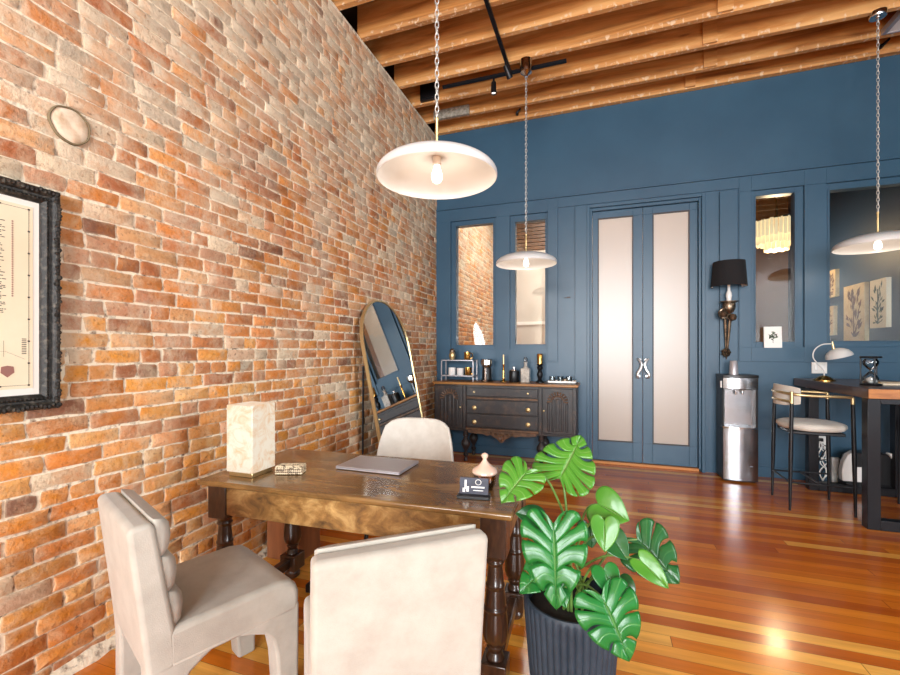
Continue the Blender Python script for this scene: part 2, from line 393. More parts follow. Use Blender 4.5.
# brick wall: every brick is laid with its own outline inside one wall mesh
def brick_wall():
    verts = []; faces = []; mi = []; cols = []
    def addv(p, c): verts.append(p); cols.append(c); return len(verts) - 1
    mc = (1, 1, 1, 1)
    def bx(y0, y1, z0, z1, x0, x1):
        ids = [addv((x, y, z), mc) for z in (z0, z1) for y in (y0, y1) for x in (x0, x1)]
        for f in [(0, 2, 3, 1), (4, 5, 7, 6), (0, 1, 5, 4), (2, 6, 7, 3), (0, 4, 6, 2), (1, 3, 7, 5)]:
            faces.append(tuple(ids[i] for i in f)); mi.append(1)
    bx(RY - .3, FY + .3, 0, CZ - .004, WX - .3, WX)
    # mortar that is slightly fuller at the foot
    cs = .0715; rows = int((CZ - .004) / cs)
    pal = [((196, 120, 56), 3), ((206, 136, 66), 3), ((182, 106, 52), 3), ((158, 92, 54), 2), ((208, 154, 102), 2), ((134, 86, 62), 1), ((186, 132, 98), 2)]
    pal_o = [((208, 132, 46), 4), ((216, 144, 54), 4), ((196, 116, 44), 3), ((214, 156, 88), 2)]
    pal_w = [((208, 188, 158), 3), ((196, 178, 152), 3), ((180, 164, 142), 2), ((214, 190, 160), 3), ((200, 166, 136), 2)]
    def pick(P):
        tot = sum(w for _, w in P); r = random.random() * tot
        for c, w in P:
            r -= w
            if r <= 0: return c
        return P[-1][0]
    from mathutils import noise as mnoise
    for r in range(rows):
        zc = (r + .5) * cs + random.uniform(-.002, .002)
        y = -.9 - random.random() * .2
        hdr_row = (r % 7 == 3)
        while y < FY:
            L = random.choice([.196, .2, .205, .21])
            if (hdr_row and random.random() < .8) or random.random() < .16: L = random.uniform(.088, .1)
            elif random.random() < .12: L = random.uniform(.13, .17)
            j = random.uniform(.005, .013)
            y0, y1 = y, y + L; y = y1 + j
            n1 = mnoise.noise((y0 * .55, zc * .75, 3.1)); n2 = mnoise.noise((y0 * 2.2, zc * 2.6, 9.0))
            wash = (zc - 1.55) * .18 + n1 * .6 + n2 * .4 + .08
            orange = (1.75 - zc) * .7 - (y0 - 1.6) * .16 + n1 * .3  # brick orange plus warm lamp light put into the colour, low and near
            if random.random() < max(.02, min(.62, wash)): c = pick(pal_w)
            elif random.random() < max(0, min(.9, orange)): c = pick(pal_o)
            else: c = pick(pal)
            k = random.uniform(.94, 1.12); c = tuple(min(255, v * k) for v in c)
            col = lin(c); mcol = lin((236, 218, 190)); sm = random.uniform(.15, .65)
            ecol = tuple(a * (1 - sm) + b * sm for a, b in zip(col, mcol))
            gap = random.uniform(.003, .0062); hz = cs / 2 - gap
            out = random.uniform(.003, .0085)
            if random.random() < .03: out = random.uniform(.001, .003)
            if abs(y0 + L/2 - 1.176) < .14 and abs(zc - 2.292) < .09: out = .002
            # outline with worn corners
            def jt(s=.0052): return random.uniform(-s, s)
            cr = random.uniform(.002, .008); q = [(y0 + cr, -hz), ((y0*2+y1)/3, -hz), ((y0+2*y1)/3, -hz), (y1 - cr, -hz), (y1, -hz + cr), (y1, 0), (y1, hz - cr), (y1 - cr, hz), ((y0+2*y1)/3, hz), ((y0*2+y1)/3, hz), (y0 + cr, hz), (y0, hz - cr), (y0, 0), (y0, -hz + cr)]
            q = [(a + jt(), zc + b + jt(.0036)) for a, b in q]; n = len(q)
            cy, cz2 = (y0+y1)/2, zc
            base = [addv((WX - .01, a, b), mcol) for a, b in q]
            rim = [addv((WX + out * .6, a, b), ecol) for a, b in q]
            top = [addv((WX + out + jt(.0012), cy + (a - cy) * (1 - .010 / (L)), cz2 + (b - cz2) * .84), tuple(a_ * (1 - sm * .25) + b_ * sm * .25 for a_, b_ in zip(col, mcol))) for a, b in q]
            ctr = addv((WX + out + random.uniform(-.001, .002), cy, cz2), col)
            for i in range(n):
                k2 = (i + 1) % n
                faces.append((base[i], base[k2], rim[k2], rim[i])); mi.append(0)
                faces.append((rim[i], rim[k2], top[k2], top[i])); mi.append(0)
                faces.append((top[i], top[k2], ctr)); mi.append(0)
    me = bpy.data.meshes.new('wall_left'); me.from_pydata(verts, [], faces)
    me.materials.append(M['brick']); me.materials.append(M['mortar'])
    me.polygons.foreach_set('material_index', mi)
    ca = me.color_attributes.new('Col', 'FLOAT_COLOR', 'POINT')
    ca.data.foreach_set('color', [x for c in cols for x in c])
    me.polygons.foreach_set('use_smooth', [True] * len(me.polygons)); me.set_sharp_from_angle(angle=math.radians(50))
    o = bpy.data.objects.new('wall_left', me); COL.objects.link(o); return struct(o)
brick_wall()
mb = MB(); mb.box(WX - .3, WX - .26, RY - .3, FY + .3, CZ - .004, 4.56); struct(mb.build('wall_left_2', M['deck'], smooth=False))
# rough mortar fillet where the bricks meet the floor
mb = MB(); pr = []
ys = [-.9 + .06 * i for i in range(int((WY + .9) / .06))]
for y in ys: pr.append((y, random.uniform(.028, .05), random.uniform(.03, .06)))
v = []; f = []
for y, d, h in pr: v += [(WX, y, 0), (WX + d, y, 0), (WX + d * .8, y, h * .5), (WX, y, h)]
for i in range(len(pr) - 1):
    for k in range(3): f.append((i*4+k, i*4+k+1, i*4+4+k+1, i*4+4+k))
mb.add(v, f); struct(mb.build('baseboard_left', M['mortar']))

# blue wall with window and door openings
W = [(-1.903, -1.287, 1.364, 3.064), (-1.105, -.628, 1.364, 3.062), (1.514, 1.982, 1.382, 3.06), (2.167, 3.45, 1.382, 3.055)]
G = [(-1.832, -1.327, 1.418, 3.0), (-1.04, -.665, 1.424, 2.98), (1.559, 1.905, 1.437, 3.0), (2.201, 3.41, 1.443, 2.986)]
DOOR = (-.133, 1.041, 0, 3.046)
mb = MB(); grid_wall(mb, WX, RX, 0, 4.56, W + [DOOR], WY, WY + .16)
struct(mb.build('wall_back', M['blue'], smooth=False))
# raised panelling around the windows
mb = MB(); grid_wall(mb, WX + .004, -.508, 1.2, 3.22, W[:2], WY - .016, WY + .002)
struct(mb.build('trim_1', M['blue'], smooth=False, bevel=.003))
mb = MB(); grid_wall(mb, 1.40, RX - .01, 1.226, 3.22, W[2:], WY - .016, WY + .002)
struct(mb.build('trim_2', M['blue'], smooth=False, bevel=.003))
mb = MB(); mb.box(-.508, 1.40, WY - .016, WY + .002, 3.10, 3.22); struct(mb.build('trim_3', M['blue'], smooth=False, bevel=.003))
mb = MB(); mb.box(WX + .004, RX - .01, WY - .03, WY, 3.222, 3.24); struct(mb.build('trim_4', M['blue'], smooth=False, bevel=.004))
mb = MB(); mb.box(-.306, -.133, WY - .03, WY + .001, 0, 3.089); struct(mb.build('trim_5', M['blue'], smooth=False, bevel=.004))
mb = MB(); mb.box(1.215, 1.385, WY - .03, WY + .001, 0, 3.08); struct(mb.build('trim_6', M['blue'], smooth=False, bevel=.004))
mb = MB(); mb.box(-.628, -.508, WY - .028, WY - .016, 1.215, 3.08); struct(mb.build('trim_7', M['blue'], smooth=False, bevel=.003))
# door casing and threshold
mb = MB()
for a, b, c, d in [(-.168, -.133, 0, 3.085), (1.041, 1.076, 0, 3.085), (-.133, 1.041, 3.046, 3.085)]: mb.box(a, b, WY - .045, WY + .001, c, d)
for a, b, c, d in [(-.133, -.108, 0, 3.046), (1.016, 1.041, 0, 3.046), (-.108, 1.016, 3.012, 3.046)]: mb.box(a, b, WY - .012, WY + .16, c, d)
struct(mb.build('trim_8', M['blue'], smooth=False, bevel=.004))
mb = MB(); mb.box(-.13, 1.04, WY - .012, WY + .16, 0, .03); struct(mb.build('trim_9', M['thr'], smooth=False, bevel=.004))
for i, (a, b) in enumerate([(WX + .06, -.31), (1.39, RX - .01)]):
    mb = MB(); mb.box(a, b, WY - .014, WY + .001, 0, .11); struct(mb.build('baseboard_back' + ('' if i == 0 else '_2'), M['blue'], smooth=False, bevel=.004))
# windows
for i, (w, g) in enumerate(zip(W, G)):
    mb = MB(); grid_wall(mb, w[0], w[1], w[2], w[3], [g], WY + .014, WY + .11)
    grid_wall(mb, g[0] - .014, g[1] + .014, g[2] - .014, g[3] + .014, [(g[0], g[1], g[2], g[3])], WY + .006, WY + .02)
    fr = struct(mb.build('window_%d' % (i + 1), M['blue'], smooth=False, bevel=.002))
    mb = MB(); mb.box(g[0] - .005, g[1] + .005, WY + .052, WY + .058, g[2] - .005, g[3] + .005); mb.build('pane', M['glass'], fr, smooth=False)
# doors
def door(n, x0, x1, gx0, gx1, hx, sgn):
    mb = MB(); grid_wall(mb, x0, x1, .034, 3.01, [(gx0, gx1, .266, 2.926)], WY + .03, WY + .075)
    d = struct(mb.build('door_%d' % n, M['blue'], smooth=False, bevel=.003))
    mb = MB(); grid_wall(mb, gx0 - .002, gx1 + .002, .262, 2.93, [(gx0 + .009, gx1 - .009, .275, 2.917)], WY + .022, WY + .045); mb.build('glazing_bead', M['dark_trim'], d, smooth=False)
    mb = MB(); mb.box(gx0 - .004, gx1 + .004, WY + .046, WY + .054, .264, 2.93); mb.build('glass_panel', M['frosted'], d, smooth=False)
    y = WY - .012
    pts = cat_pts([(hx + sgn * .012, y + .035, 1.232), (hx + sgn * .03, y, 1.247), (hx + sgn * .012, y - .012, 1.222), (hx - sgn * .004, y - .018, 1.185), (hx + sgn * .008, y - .018, 1.13), (hx + sgn * .034, y - .016, 1.085), (hx + sgn * .036, y - .006, 1.04), (hx + sgn * .02, y + .035, 1.03)], 6)
    mb = MB(); R = [.008 + .006 * math.sin(PI * k / (len(pts) - 1)) + .006 * (k / len(pts)) for k in range(len(pts))]
    mb.tube(pts, R, 8); mb.lathe([(0, 0), (.022, .0), (.026, .01), (.02, .02), (0, .022)], 12, (0, 0, 0), Matrix.Translation((hx + sgn * .026, WY + .032, 1.045)) @ Matrix.Rotation(PI/2, 4, 'X'))
    mb.lathe([(0, 0), (.018, .0), (.018, .012), (0, .016)], 12, (0, 0, 0), Matrix.Translation((hx + sgn * .012, WY + .032, 1.235)) @ Matrix.Rotation(PI/2, 4, 'X'))
    mb.build('handle', M['satin'], d)
door(1, -.105, .448, -.042, .346, .428, -1)
door(2, .452, 1.013, .556, .932, .472, 1)

# ceiling: deck with each joist a part
mb = MB(); mb.box(WX - .3, RX + .3, RY - .3, FY + .3, 4.56, 4.66)
ceil = struct(mb.build('ceiling', M['deck'], smooth=False))
jy = [5.07 - .3925 * k + (.0 if k else 0) for k in range(0, 27)]
mb = MB(); mb.box(-3.15, 3.05, 0, .048, 0, .31)
for y in jy:
    o = mb.build('joist', M['joist'], ceil, (RX/2 + WX/2 + random.uniform(-.2, .2), y, CZ + random.uniform(-.006, .006)), smooth=False) if y == jy[0] else None
    if o is None:
        o = first.copy(); COL.objects.link(o); o.location = (RX/2 + WX/2 + .1 + random.uniform(-.1, .1), y, CZ + random.uniform(-.008, .006))
    else: first = o
for y in [5.9 + .39 * k for k in range(8)]:
    o = first.copy(); COL.objects.link(o); o.location = (RX/2 + WX/2, y, CZ)
mb = MB(); mb.box(-2.925, 2.925, 0, .06, 0, .31); mb.build('ledger', M['joist'], ceil, (RX/2 + WX/2, WY - .066, CZ - .005), smooth=False)
for (x, y, w) in [(.965, 4.6775 - .0265, .12), (1.05, 5.07 - .0265, .12), (.92, WY - .066 - .0265, .1), (1.0, 4.285 - .0265, .12)]:
    mb = MB(); mb.box(-w/2, w/2, 0, .026, 0, .3); mb.build('blocking', M['joist'], ceil, (x, y, CZ + .004), smooth=False)
mb = MB(); mb.box(-1.99, -1.53, 5.03, 5.068, CZ - .012, CZ + .10); mb.build('patch_board', M['grey_board'], ceil, smooth=False)

# walls the camera does not face
HR = [(-1.8, .2, .5, 3.9), (.7, 2.7, .5, 3.9)]
mb = MB(); grid_wall(mb, WX - .3, RX, 0, 4.56, HR, RY - .25, RY); struct(mb.build('wall_front', M['plaster_white'], smooth=False))
HS = [(.35, 1.45, .5, 3.8)]
mb = MB(); grid_wall(mb, RY - .25, FY + .3, 0, 4.56, HS, RX, RX + .25, 'x'); struct(mb.build('wall_right', M['blue'], smooth=False))
for i, h in enumerate(HR):
    mb = MB(); cx = (h[0]+h[1])/2
    for a, b, c, d in [(h[0], h[0]+.05, h[2], h[3]), (h[1]-.05, h[1], h[2], h[3]), (cx-.02, cx+.02, h[2], h[3]), (h[0], h[1], h[2], h[2]+.06), (h[0], h[1], h[3]-.06, h[3]), (h[0], h[1], 2.1, 2.16)]: mb.box(a, b, RY - .15, RY - .1, c, d)
    struct(mb.build('window_%d' % (5 + i), M['black_metal'], smooth=False))
# rooms beyond the blue wall
mb = MB(); mb.box(WX, 1.15, FY, FY + .15, 0, 4.56); struct(mb.build('wall_far', M['greige'], smooth=False))
mb = MB(); mb.box(1.15, RX, FY, FY + .15, 0, 4.56); struct(mb.build('wall_far_brown', M['brown_wall'], smooth=False))
mb = MB(); mb.box(1.15, 1.27, WY + .16, FY, 0, 4.56); struct(mb.build('wall_light_divider', M['brown_wall'], smooth=False))  # added unseen wall: keeps the left room bright and the right one dim
mb = MB(); mb.box(2.95, 3.07, WY + .16, FY, 0, 4.56); struct(mb.build('wall_partition', M['navy'], smooth=False))
mb = MB()
for k in range(8): mb.box(-1.9, -.7, FY - .03, FY, 3.36 + .075 * k, 3.36 + .075 * k + .06)
struct(mb.build('trim_10', M['sb_edge'], smooth=False))
mb = MB(); grid_wall(mb, -1.72, -.6, 1.0, 1.92, [(-1.66, -.66, 1.0, 1.86)], FY - .03, FY); struct(mb.build('trim_11', M['plaster_white'], smooth=False))

# ------------------------------------------------------------------ desk
DZ = .74
dk = thing('wooden_desk', 'antique dark wooden desk with turned legs and worn golden brown apron', 'desk', (-1.07, 1.886, 0), math.radians(2.4))
X0, X1, Y0, Y1 = -.745, .745, -.34, .34
mb = MB(); mb.box(X0, X1, Y0, Y1, DZ - .026, DZ); mb.build('tabletop', M['desk_top'], dk, bevel=.008, bseg=3)
lx, ly = (X0 + .085, X1 - .08), (Y0 + .085, Y1 - .085)
for nm, b in [('apron', (lx[0] + .05, lx[1] - .05, Y0 + .042, Y0 + .066)), ('apron', (lx[0] + .05, lx[1] - .05, Y1 - .066, Y1 - .042)), ('apron', (lx[0] - .042, lx[0] - .018, ly[0] + .05, ly[1] - .05)), ('apron', (lx[1] + .018, lx[1] + .042, ly[0] + .05, ly[1] - .05))]:
    mb = MB(); mb.box(b[0], b[1], b[2], b[3], .572, DZ - .026); mb.build(nm, M['desk_apron'], dk, bevel=.003)
prof = [(0, 0), (.03, 0), (.042, .012), (.044, .03), (.034, .046), (.034, .052)]
prof2 = [(.036, .142), (.036, .15), (.03, .158), (.026, .17), (.03, .18), (.034, .186), (.034, .192), (.030, .197), (.044, .212), (.05, .236), (.05, .262), (.0475, .30), (.044, .332), (.047, .336), (.047, .345), (.042, .35), (.039, .39), (.035, .42), (.038, .424), (.038, .432), (.034, .437), (.031, .475), (.028, .51), (.034, .516), (.036, .523), (.030, .53), (.034, .54), (.044, .552)]
for x in lx:
    for y in ly:
        mb = MB(); mb.lathe(prof, 24); mb.box(-.05, .05, -.05, .05, .052, .142); mb.lathe(prof2, 24); mb.box(-.051, .051, -.051, .051, .552, DZ - .026)
        mb.build('leg', M['desk_leg'], dk, (x, y, 0), bevel=.004)
for x in lx:
    mb = MB(); mb.box(x - .022, x + .022, ly[0] + .05, ly[1] - .05, .072, .128); mb.build('stretcher', M['desk_leg'], dk, bevel=.008)

# things under the desk
mb = MB(); mb.box(-.125, .125, -.11, .11, 0, .40); mb.box(-.118, .118, -.103, .103, .40, .405)
tag(mb.build('wooden_box', M['box_brown'], loc=(-1.93, 2.36, 0), bevel=.004), 'plain brown wooden box standing on the floor under the far left desk corner', 'box')
mb = MB(); mb.tube(cat_pts([(-1.86, 1.72, .69), (-1.90, 1.80, .40), (-1.93, 1.90, .12), (-1.96, 2.0, .012), (-2.0, 2.16, .012)], 8), .0035, 6)
tag(mb.build('lamp_cord', M['black_plastic']), 'thin dark cord drooping below the desk by the brick wall', 'cord')
mb = MB(); c0 = Vector((-1.28, 1.86, .50)); mb.tube([c0 + Vector((.055 * math.cos(a), .03 * math.sin(a), .012 * math.cos(a + 2.6))) for a in [2 * PI * k / 24 for k in range(24)]], .0045, 6, True)
mb.tube(cat_pts([c0 + Vector((-.055, 0, .008)), (-1.37, 1.9, .56), (-1.40, 1.95, .708)], 6), .004, 6)
tag(mb.build('cable_loop', M['black_plastic']), 'small dark loop of cable hanging under the desk apron', 'cable')
mb = MB(); mb.box(-.16, .16, -.03, .03, 0, .045); 
for k in range(5): mb.cbox((-.12 + .06 * k, 0, .048), (.034, .04, .008))
tag(mb.build('power_strip', M['black_plastic'], loc=(-1.40, 2.04, 0), rot=(0, 0, .1), bevel=.004), 'black power strip on the floor under the desk', 'power strip')

# ------------------------------------------------------------------ upholstered chairs
def chair(name, label, loc, rz, w=.48, D=.56, H=.80, channels=True):
    """faces +Y locally, origin on the floor under the rear of the backrest top"""
    t = thing(name, label, 'chair', loc, rz, 'beige upholstered dining chairs')
    hw = w / 2; F = M['fabric']
    # seat: rounded waterfall slab
    pr = []
    for y, z in [(.12, .335), (D - .09, .335), (D - .01, .335), (D, .37), (D, .41), (D - .012, .44), (D - .04, .463), (D - .09, .472), (.10, .464), (.10, .335)]: pr.append((y, z))
    mb = MB(); mb.prism(pr, -hw, hw, 'x'); mb.build('seat', F, t, bevel=.022, bseg=4)
    # backrest shell, leaning
    pr = [(.125, .335), (.051, .335), (.038, .46), (.0, H - .02), (.006, H), (.065, H), (.074, H - .02), (.128, .46), (.135, .36)]
    mb = MB(); mb.prism(pr, -hw, hw, 'x'); mb.build('backrest', F, t, bevel=.016, bseg=4)
    # inner cushion in three padded rolls
    n = 3
    for k in range(n):
        z0 = .462 + (H - .462) * k / n; z1 = .462 + (H - .462) * (k + 1) / n + (.006 if k == n - 1 else 0)
        zc = (z0 + z1) / 2; yc = .128 + (.074 - .128) * (zc - .46) / (H - .46)
        mb = MB(); q = []
        hh = (z1 - z0) / 2
        sec = [(-.012, -hh * 1.02), (.024, -hh * .95), (.042, -hh * .6), (.047, 0), (.042, hh * .6), (.024, hh * .95), (-.012, hh * 1.02)]
        v = []; f = []; xs = [-hw + .012, -hw + .02, -hw + .05, 0, hw - .05, hw - .02, hw - .012]; sc = [.3, .75, 1, 1, 1, .75, .3]
        for xi, s_ in zip(xs, sc):
            for a, b in sec: v.append((xi, yc - .004 + a * s_, zc + b * (.9 + .1 * s_) - a * 0.12))
        m_ = len(sec)
        for i in range(len(xs) - 1):
            for j in range(m_ - 1): f.append((i*m_+j, i*m_+j+1, (i+1)*m_+j+1, (i+1)*m_+j))
        f.append(tuple(range(m_))); f.append(tuple((len(xs)-1)*m_ + j for j in range(m_)))
        for i in range(len(xs) - 1): f.append((i*m_, (i+1)*m_, (i+1)*m_+m_-1, i*m_+m_-1))
        mb.add(v, f); mb.build('cushion_roll', F, t, bevel=.0, ang=70)
    # legs with arched shoulders
    for sx in (-1, 1):
        x0, x1 = (-hw + .0015, -hw + .085) if sx < 0 else (hw - .085, hw - .0015)
        rear = [(.055, 0), (.135, 0), (.142, .20), (.150, .26), (.172, .30), (.21, .325), (.25, .345), (.13, .42), (.044, .42), (.05, .34), (.054, .28)]
        front = [(D - .078, 0), (D - .003, 0), (D, .37), (D - .25, .345), (D - .19, .325), (D - .135, .30), (D - .105, .26), (D - .092, .2)]
        mb = MB(); mb.prism(rear, x0, x1, 'x'); mb.build('leg', F, t, bevel=.012, bseg=3)
        mb = MB(); mb.prism(front, x0, x1, 'x'); mb.build('leg', F, t, bevel=.012, bseg=3)
    return t
chair('dining_chair', 'beige upholstered chair seen from the side with channelled inner back, by the brick wall', (-1.538, .973, 0), -math.atan2(.386, .92), .47, .55, .81).scale = (1, 1, 1.012)
chair('dining_chair', 'beige upholstered chair with plain back turned to the viewer, in front of the desk', (-.517, 1.107, 0), math.atan2(.65, .76), .515, .50, .79)
# shell chair behind the desk
t = thing('desk_chair', 'ivory chair with smooth rounded tapering back, behind the desk', 'chair', (-1.235, 2.62, 0), PI + .08)
v = []; f = []; nx, nz = 13, 9
for side in (0, 1):
    for j in range(nz):
        q = j / (nz - 1); z = .44 + q * .415; hwid = .295 - .055 * q ** 1.6
        for i in range(nx):
            p = -1 + 2 * i / (nx - 1)
            x = p * hwid; zz = z
            if q > .6: zz = z - (abs(p) ** 5) * .055 * ((q - .6) / .4)
            y = -.20 - .06 * q + .09 * abs(p) ** 2.2 * (1 - .35 * q)
            v.append((x, y - (.05 if side else 0) * (1 - .3 * q), zz))
n0 = nx * nz
for j in range(nz - 1):
    for i in range(nx - 1):
        a = j*nx+i; f.append((a, a+1, a+nx+1, a+nx)); b = a + n0; f.append((b, b+nx, b+nx+1, b+1))
ring = [i for i in range(nx)] + [j*nx+nx-1 for j in range(1, nz)] + [(nz-1)*nx+i for i in range(nx-2, -1, -1)] + [j*nx for j in range(nz-2, 0, -1)]
for a, b in zip(ring, ring[1:] + ring[:1]): f.append((a, b, b + n0, a + n0))
mb = MB(); mb.add(v, f); mb.build('backrest', M['fabric2'], t, bevel=.012, bseg=3, ang=60)
mb = MB(); mb.prism([(-.25, -.2), (.25, -.2), (.26, .12), (.22, .23), (-.22, .23), (-.26, .12)], .40, .48); mb.build('seat', M['fabric2'], t, bevel=.03, bseg=4)
for sx in (-1, 1):
    for sy in (-1, 1):
        mb = MB(); mb.tube([(sx * .17, sy * .15, .41), (sx * .22, sy * .2, 0)], [.018, .011], 10); mb.build('leg', M['black_metal'], t)

# ------------------------------------------------------------------ on the desk
t = thing('onyx_lamp', 'glowing square cream onyx lamp on the left end of the desk', 'lamp', (-1.64, 1.69, DZ), .02)
mb = MB(); mb.box(-.078, .078, -.078, .078, .022, .345); mb.build('lamp_shade', M['onyx'], t, bevel=.004)
mb = MB(); mb.box(-.07, .07, -.07, .07, 0, .022); tag(mb.build('base', M['gold'], t, bevel=.003), 'pale gold base')
t = thing('beaded_box', 'small oblong box covered in ivory and brown beads beside the onyx lamp', 'box', (-1.455, 1.755, DZ), math.radians(20))
mb = MB(); mb.box(-.06, .06, -.032, .032, .002, .036); mb.build('body', M['sb_edge'], t, bevel=.006)
mb = MB()
def bead(mb, p, r): mb.lathe([(0, -r), (r * .75, -r * .6), (r, 0), (r * .75, r * .6), (0, r)], 7, p)
for k in range(13):
    for z in (.007, .019, .031):
        bead(mb, (-.06 + .01 * k, -.034, z), .0055); bead(mb, (-.06 + .01 * k, .034, z), .0055)
    for r in range(6): bead(mb, (-.06 + .01 * k, -.028 + .011 * r, .038), .0055)
for k in range(7):
    for z in (.007, .019, .031): bead(mb, (-.062, -.03 + .01 * k, z), .0055); bead(mb, (.062, -.03 + .01 * k, z), .0055)
bd = mb.build('beading', M['bead_light'], t)
t = thing('laptop', 'closed grey laptop lying on the middle of the desk', 'laptop', (-1.105, 2.01, DZ), 0.0)
mb = MB(); mb.box(-.18, .18, -.125, .115, .003, .011); mb.build('base', M['alu'], t, bevel=.003)
mb = MB(); mb.box(-.18, .18, -.125, .115, .0118, .018); mb.build('lid', M['alu'], t, bevel=.003)
t = thing('candy_jar', 'small pink glass jar with a pointed lid on the desk', 'jar', (-.487, 1.845, DZ))
mb = MB(); mb.lathe([(0, .0), (.036, .0), (.04, .006), (.046, .02), (.05, .045), (.049, .062), (.045, .064), (.046, .045), (.042, .02), (.034, .008), (0, .006)], 24); mb.build('body', M['pink_glass'], t)
mb = MB(); mb.lathe([(0, .066), (.052, .066), (.056, .072), (.054, .082), (.044, .092), (.03, .1), (.018, .112), (.01, .124), (.008, .13), (.013, .136), (.016, .145), (.012, .153), (0, .158)], 24); mb.build('lid', M['pink_glass_b'], t)
t = thing('card_holder', 'dark business cards standing in a small black stand near the front edge of the desk', 'card holder', (-.50, 1.715, DZ), math.radians(8))
t.scale = (1.3, 1.3, 1.15)
mb = MB(); mb.box(-.052, .052, -.022, .022, 0, .012); mb.build('base', M['black_plastic'], t, bevel=.002)
T = Matrix.Translation((0, .004, .011)) @ Matrix.Rotation(-.18, 4, 'X')
mb = MB(); mb.box(-.046, .046, -.004, .006, 0, .056, T); cd = mb.build('card', M['card_dark'], t)
mb = MB(); mb.box(-.030, -.024, -.0052, -.0046, .018, .048, T); mb.box(-.024, -.016, -.0052, -.0046, .008, .026, T); mb.box(-.036, -.028, -.0052, -.0046, .006, .020, T)
mb.box(-.008, .034, -.0052, -.0046, .022, .027, T); mb.box(-.002, .03, -.0052, -.0046, .012, .0145, T)
mb.tube([T @ Vector((.014 + .009 * math.cos(a), -.0052, .042 + .009 * math.sin(a))) for a in [2 * PI * k / 14 for k in range(14)]], .0012, 5, True)
mb.build('print', M['white_plastic'], cd)

# ------------------------------------------------------------------ monstera
PC = Vector((-.11, 1.69, 0))
pl = thing('monstera_plant', 'large green split-leaf plant in a ribbed blue-black pot beside the desk', 'plant', tuple(PC))
NR = 40
mb = MB()
def rib(a, z): return 1 + .045 * (abs(math.sin(a * NR / 2)) ** .6 - .5) if .015 < z < .405 else 1
mb.lathe([(0, 0), (.138, 0), (.142, .01), (.142, .016), (.158, .2), (.172, .38), (.173, .404), (.174, .412), (.17, .42), (.162, .42), (.158, .41), (.155, .37), (0, .37)], NR * 6, (0, 0, 0), None, rib)
mb.build('pot', M['pot'], pl, ang=60)
mb = MB(); mb.lathe([(.0, .385), (.07, .389), (.13, .383), (.155, .376)], 40); mb.build('soil', M['soil'], pl)
LE = [(0, 0), (-.13, .10), (-.20, .24), (-.17, .38), (-.06, .48), (.10, .52), (.28, .50), (.46, .44), (.64, .34), (.80, .21), (.92, .09), (1.0, 0)]
LEc = [(p.x, p.y) for p in cat_pts([(a, b, 0) for a, b in LE], 10)]
def edge_at(t):
    q = t * (len(LEc) - 1); i = min(int(q), len(LEc) - 2); k = q - i
    return (LEc[i][0] * (1-k) + LEc[i+1][0] * k, LEc[i][1] * (1-k) + LEc[i+1][1] * k)
def leaf(name, B, Tp, W_, mat, splits=6, gap=.5, droop=.12, fold=.12, N=None, wave=.012, tilt=0.0, seed=1):
    rnd = random.Random(seed)
    B = Vector(B) - PC; Tp = Vector(Tp) - PC; ax = (Tp - B); L = ax.length; x = ax / L
    cam = (Vector((0, 0, 1.35)) - (B + PC)).normalized()
    if N is not None: cam = (cam + Vector(N)).normalized()
    z = (cam - x * cam.dot(x)).normalized(); y = z.cross(x)
    z = (Matrix.Rotation(tilt, 3, x) @ z); y = z.cross(x)
    S = W_ / 1.04
    nf = max(splits, 1); NU, NV = (10, 7) if splits > 1 else (10, 24); mb = MB(); uvs = []
    for sd in (-1, 1):
        for k in range(nf):
            te0, te1 = .0 + k / nf, (k + 1) / nf
            tm0, tm1 = (k / nf) ** 1.25 * .93, ((k + 1) / nf) ** 1.25 * .93
            if k == nf - 1: tm1 = 1.0
            g = gap * (.35 + .5 * rnd.random()) if splits > 1 else 0
            u0 = .32 + .22 * rnd.random()
            v = []
            for iu in range(NU):
                u = iu / (NU - 1)
                sh = 0 if u < u0 else g * (min(1, ((u - u0) / (1 - u0)) * 2.6) ** .7) * (1 - .55 * max(0, (u - .75) / .25))
                for iv in range(NV):
                    q = iv / (NV - 1)
                    lo_ = sh * .5 if k > 0 else 0; hi_ = sh * .5 if k < nf - 1 else 0
                    qq = lo_ * .5 + q * (1 - .5 * (lo_ + hi_))
                    ex, ey = edge_at(te0 + (te1 - te0) * qq); mx = tm0 + (tm1 - tm0) * qq
                    uu = u
                    if splits > 1 and u > .7:
                        uu = u - (u - .7) * .16 * (abs(q - .5) * 2) ** 3 * (1 if 0 < k < nf - 1 else .4)
                    lx_ = mx * L + (ex * L - mx * L) * uu - .08 * L * math.sin(PI * uu) * min(1, max(0, (ex + .1) / .4))
                    ly_ = ey * S * uu
                    zz = fold * ly_ - droop * (max(lx_, 0) / L) ** 2 * L - .55 * droop * (ly_ / S) ** 2 * S * 2.4
                    zz += wave * math.sin(PI * q) * uu + wave * .6 * math.sin(7 * mx + sd * 2 + seed) * uu
                    v.append(tuple(B + x * lx_ + y * (ly_ * sd) + z * zz)); uvs.append((u * (1 if True else 0), q if splits > 1 else .2 + .6 * (q > .5) * 0))
            f = []
            for iu in range(NU - 1):
                for iv in range(NV - 1):
                    a = iu * NV + iv; f.append((a, a + 1, a + NV + 1, a + NV))
            mb.add(v, f)
    mb.uv = uvs
    me_o = mb.build(name, mat, pl, ang=180)
    so = me_o.modifiers.new('thick', 'SOLIDIFY'); so.thickness = .0012; so.offset = 0
    return me_o
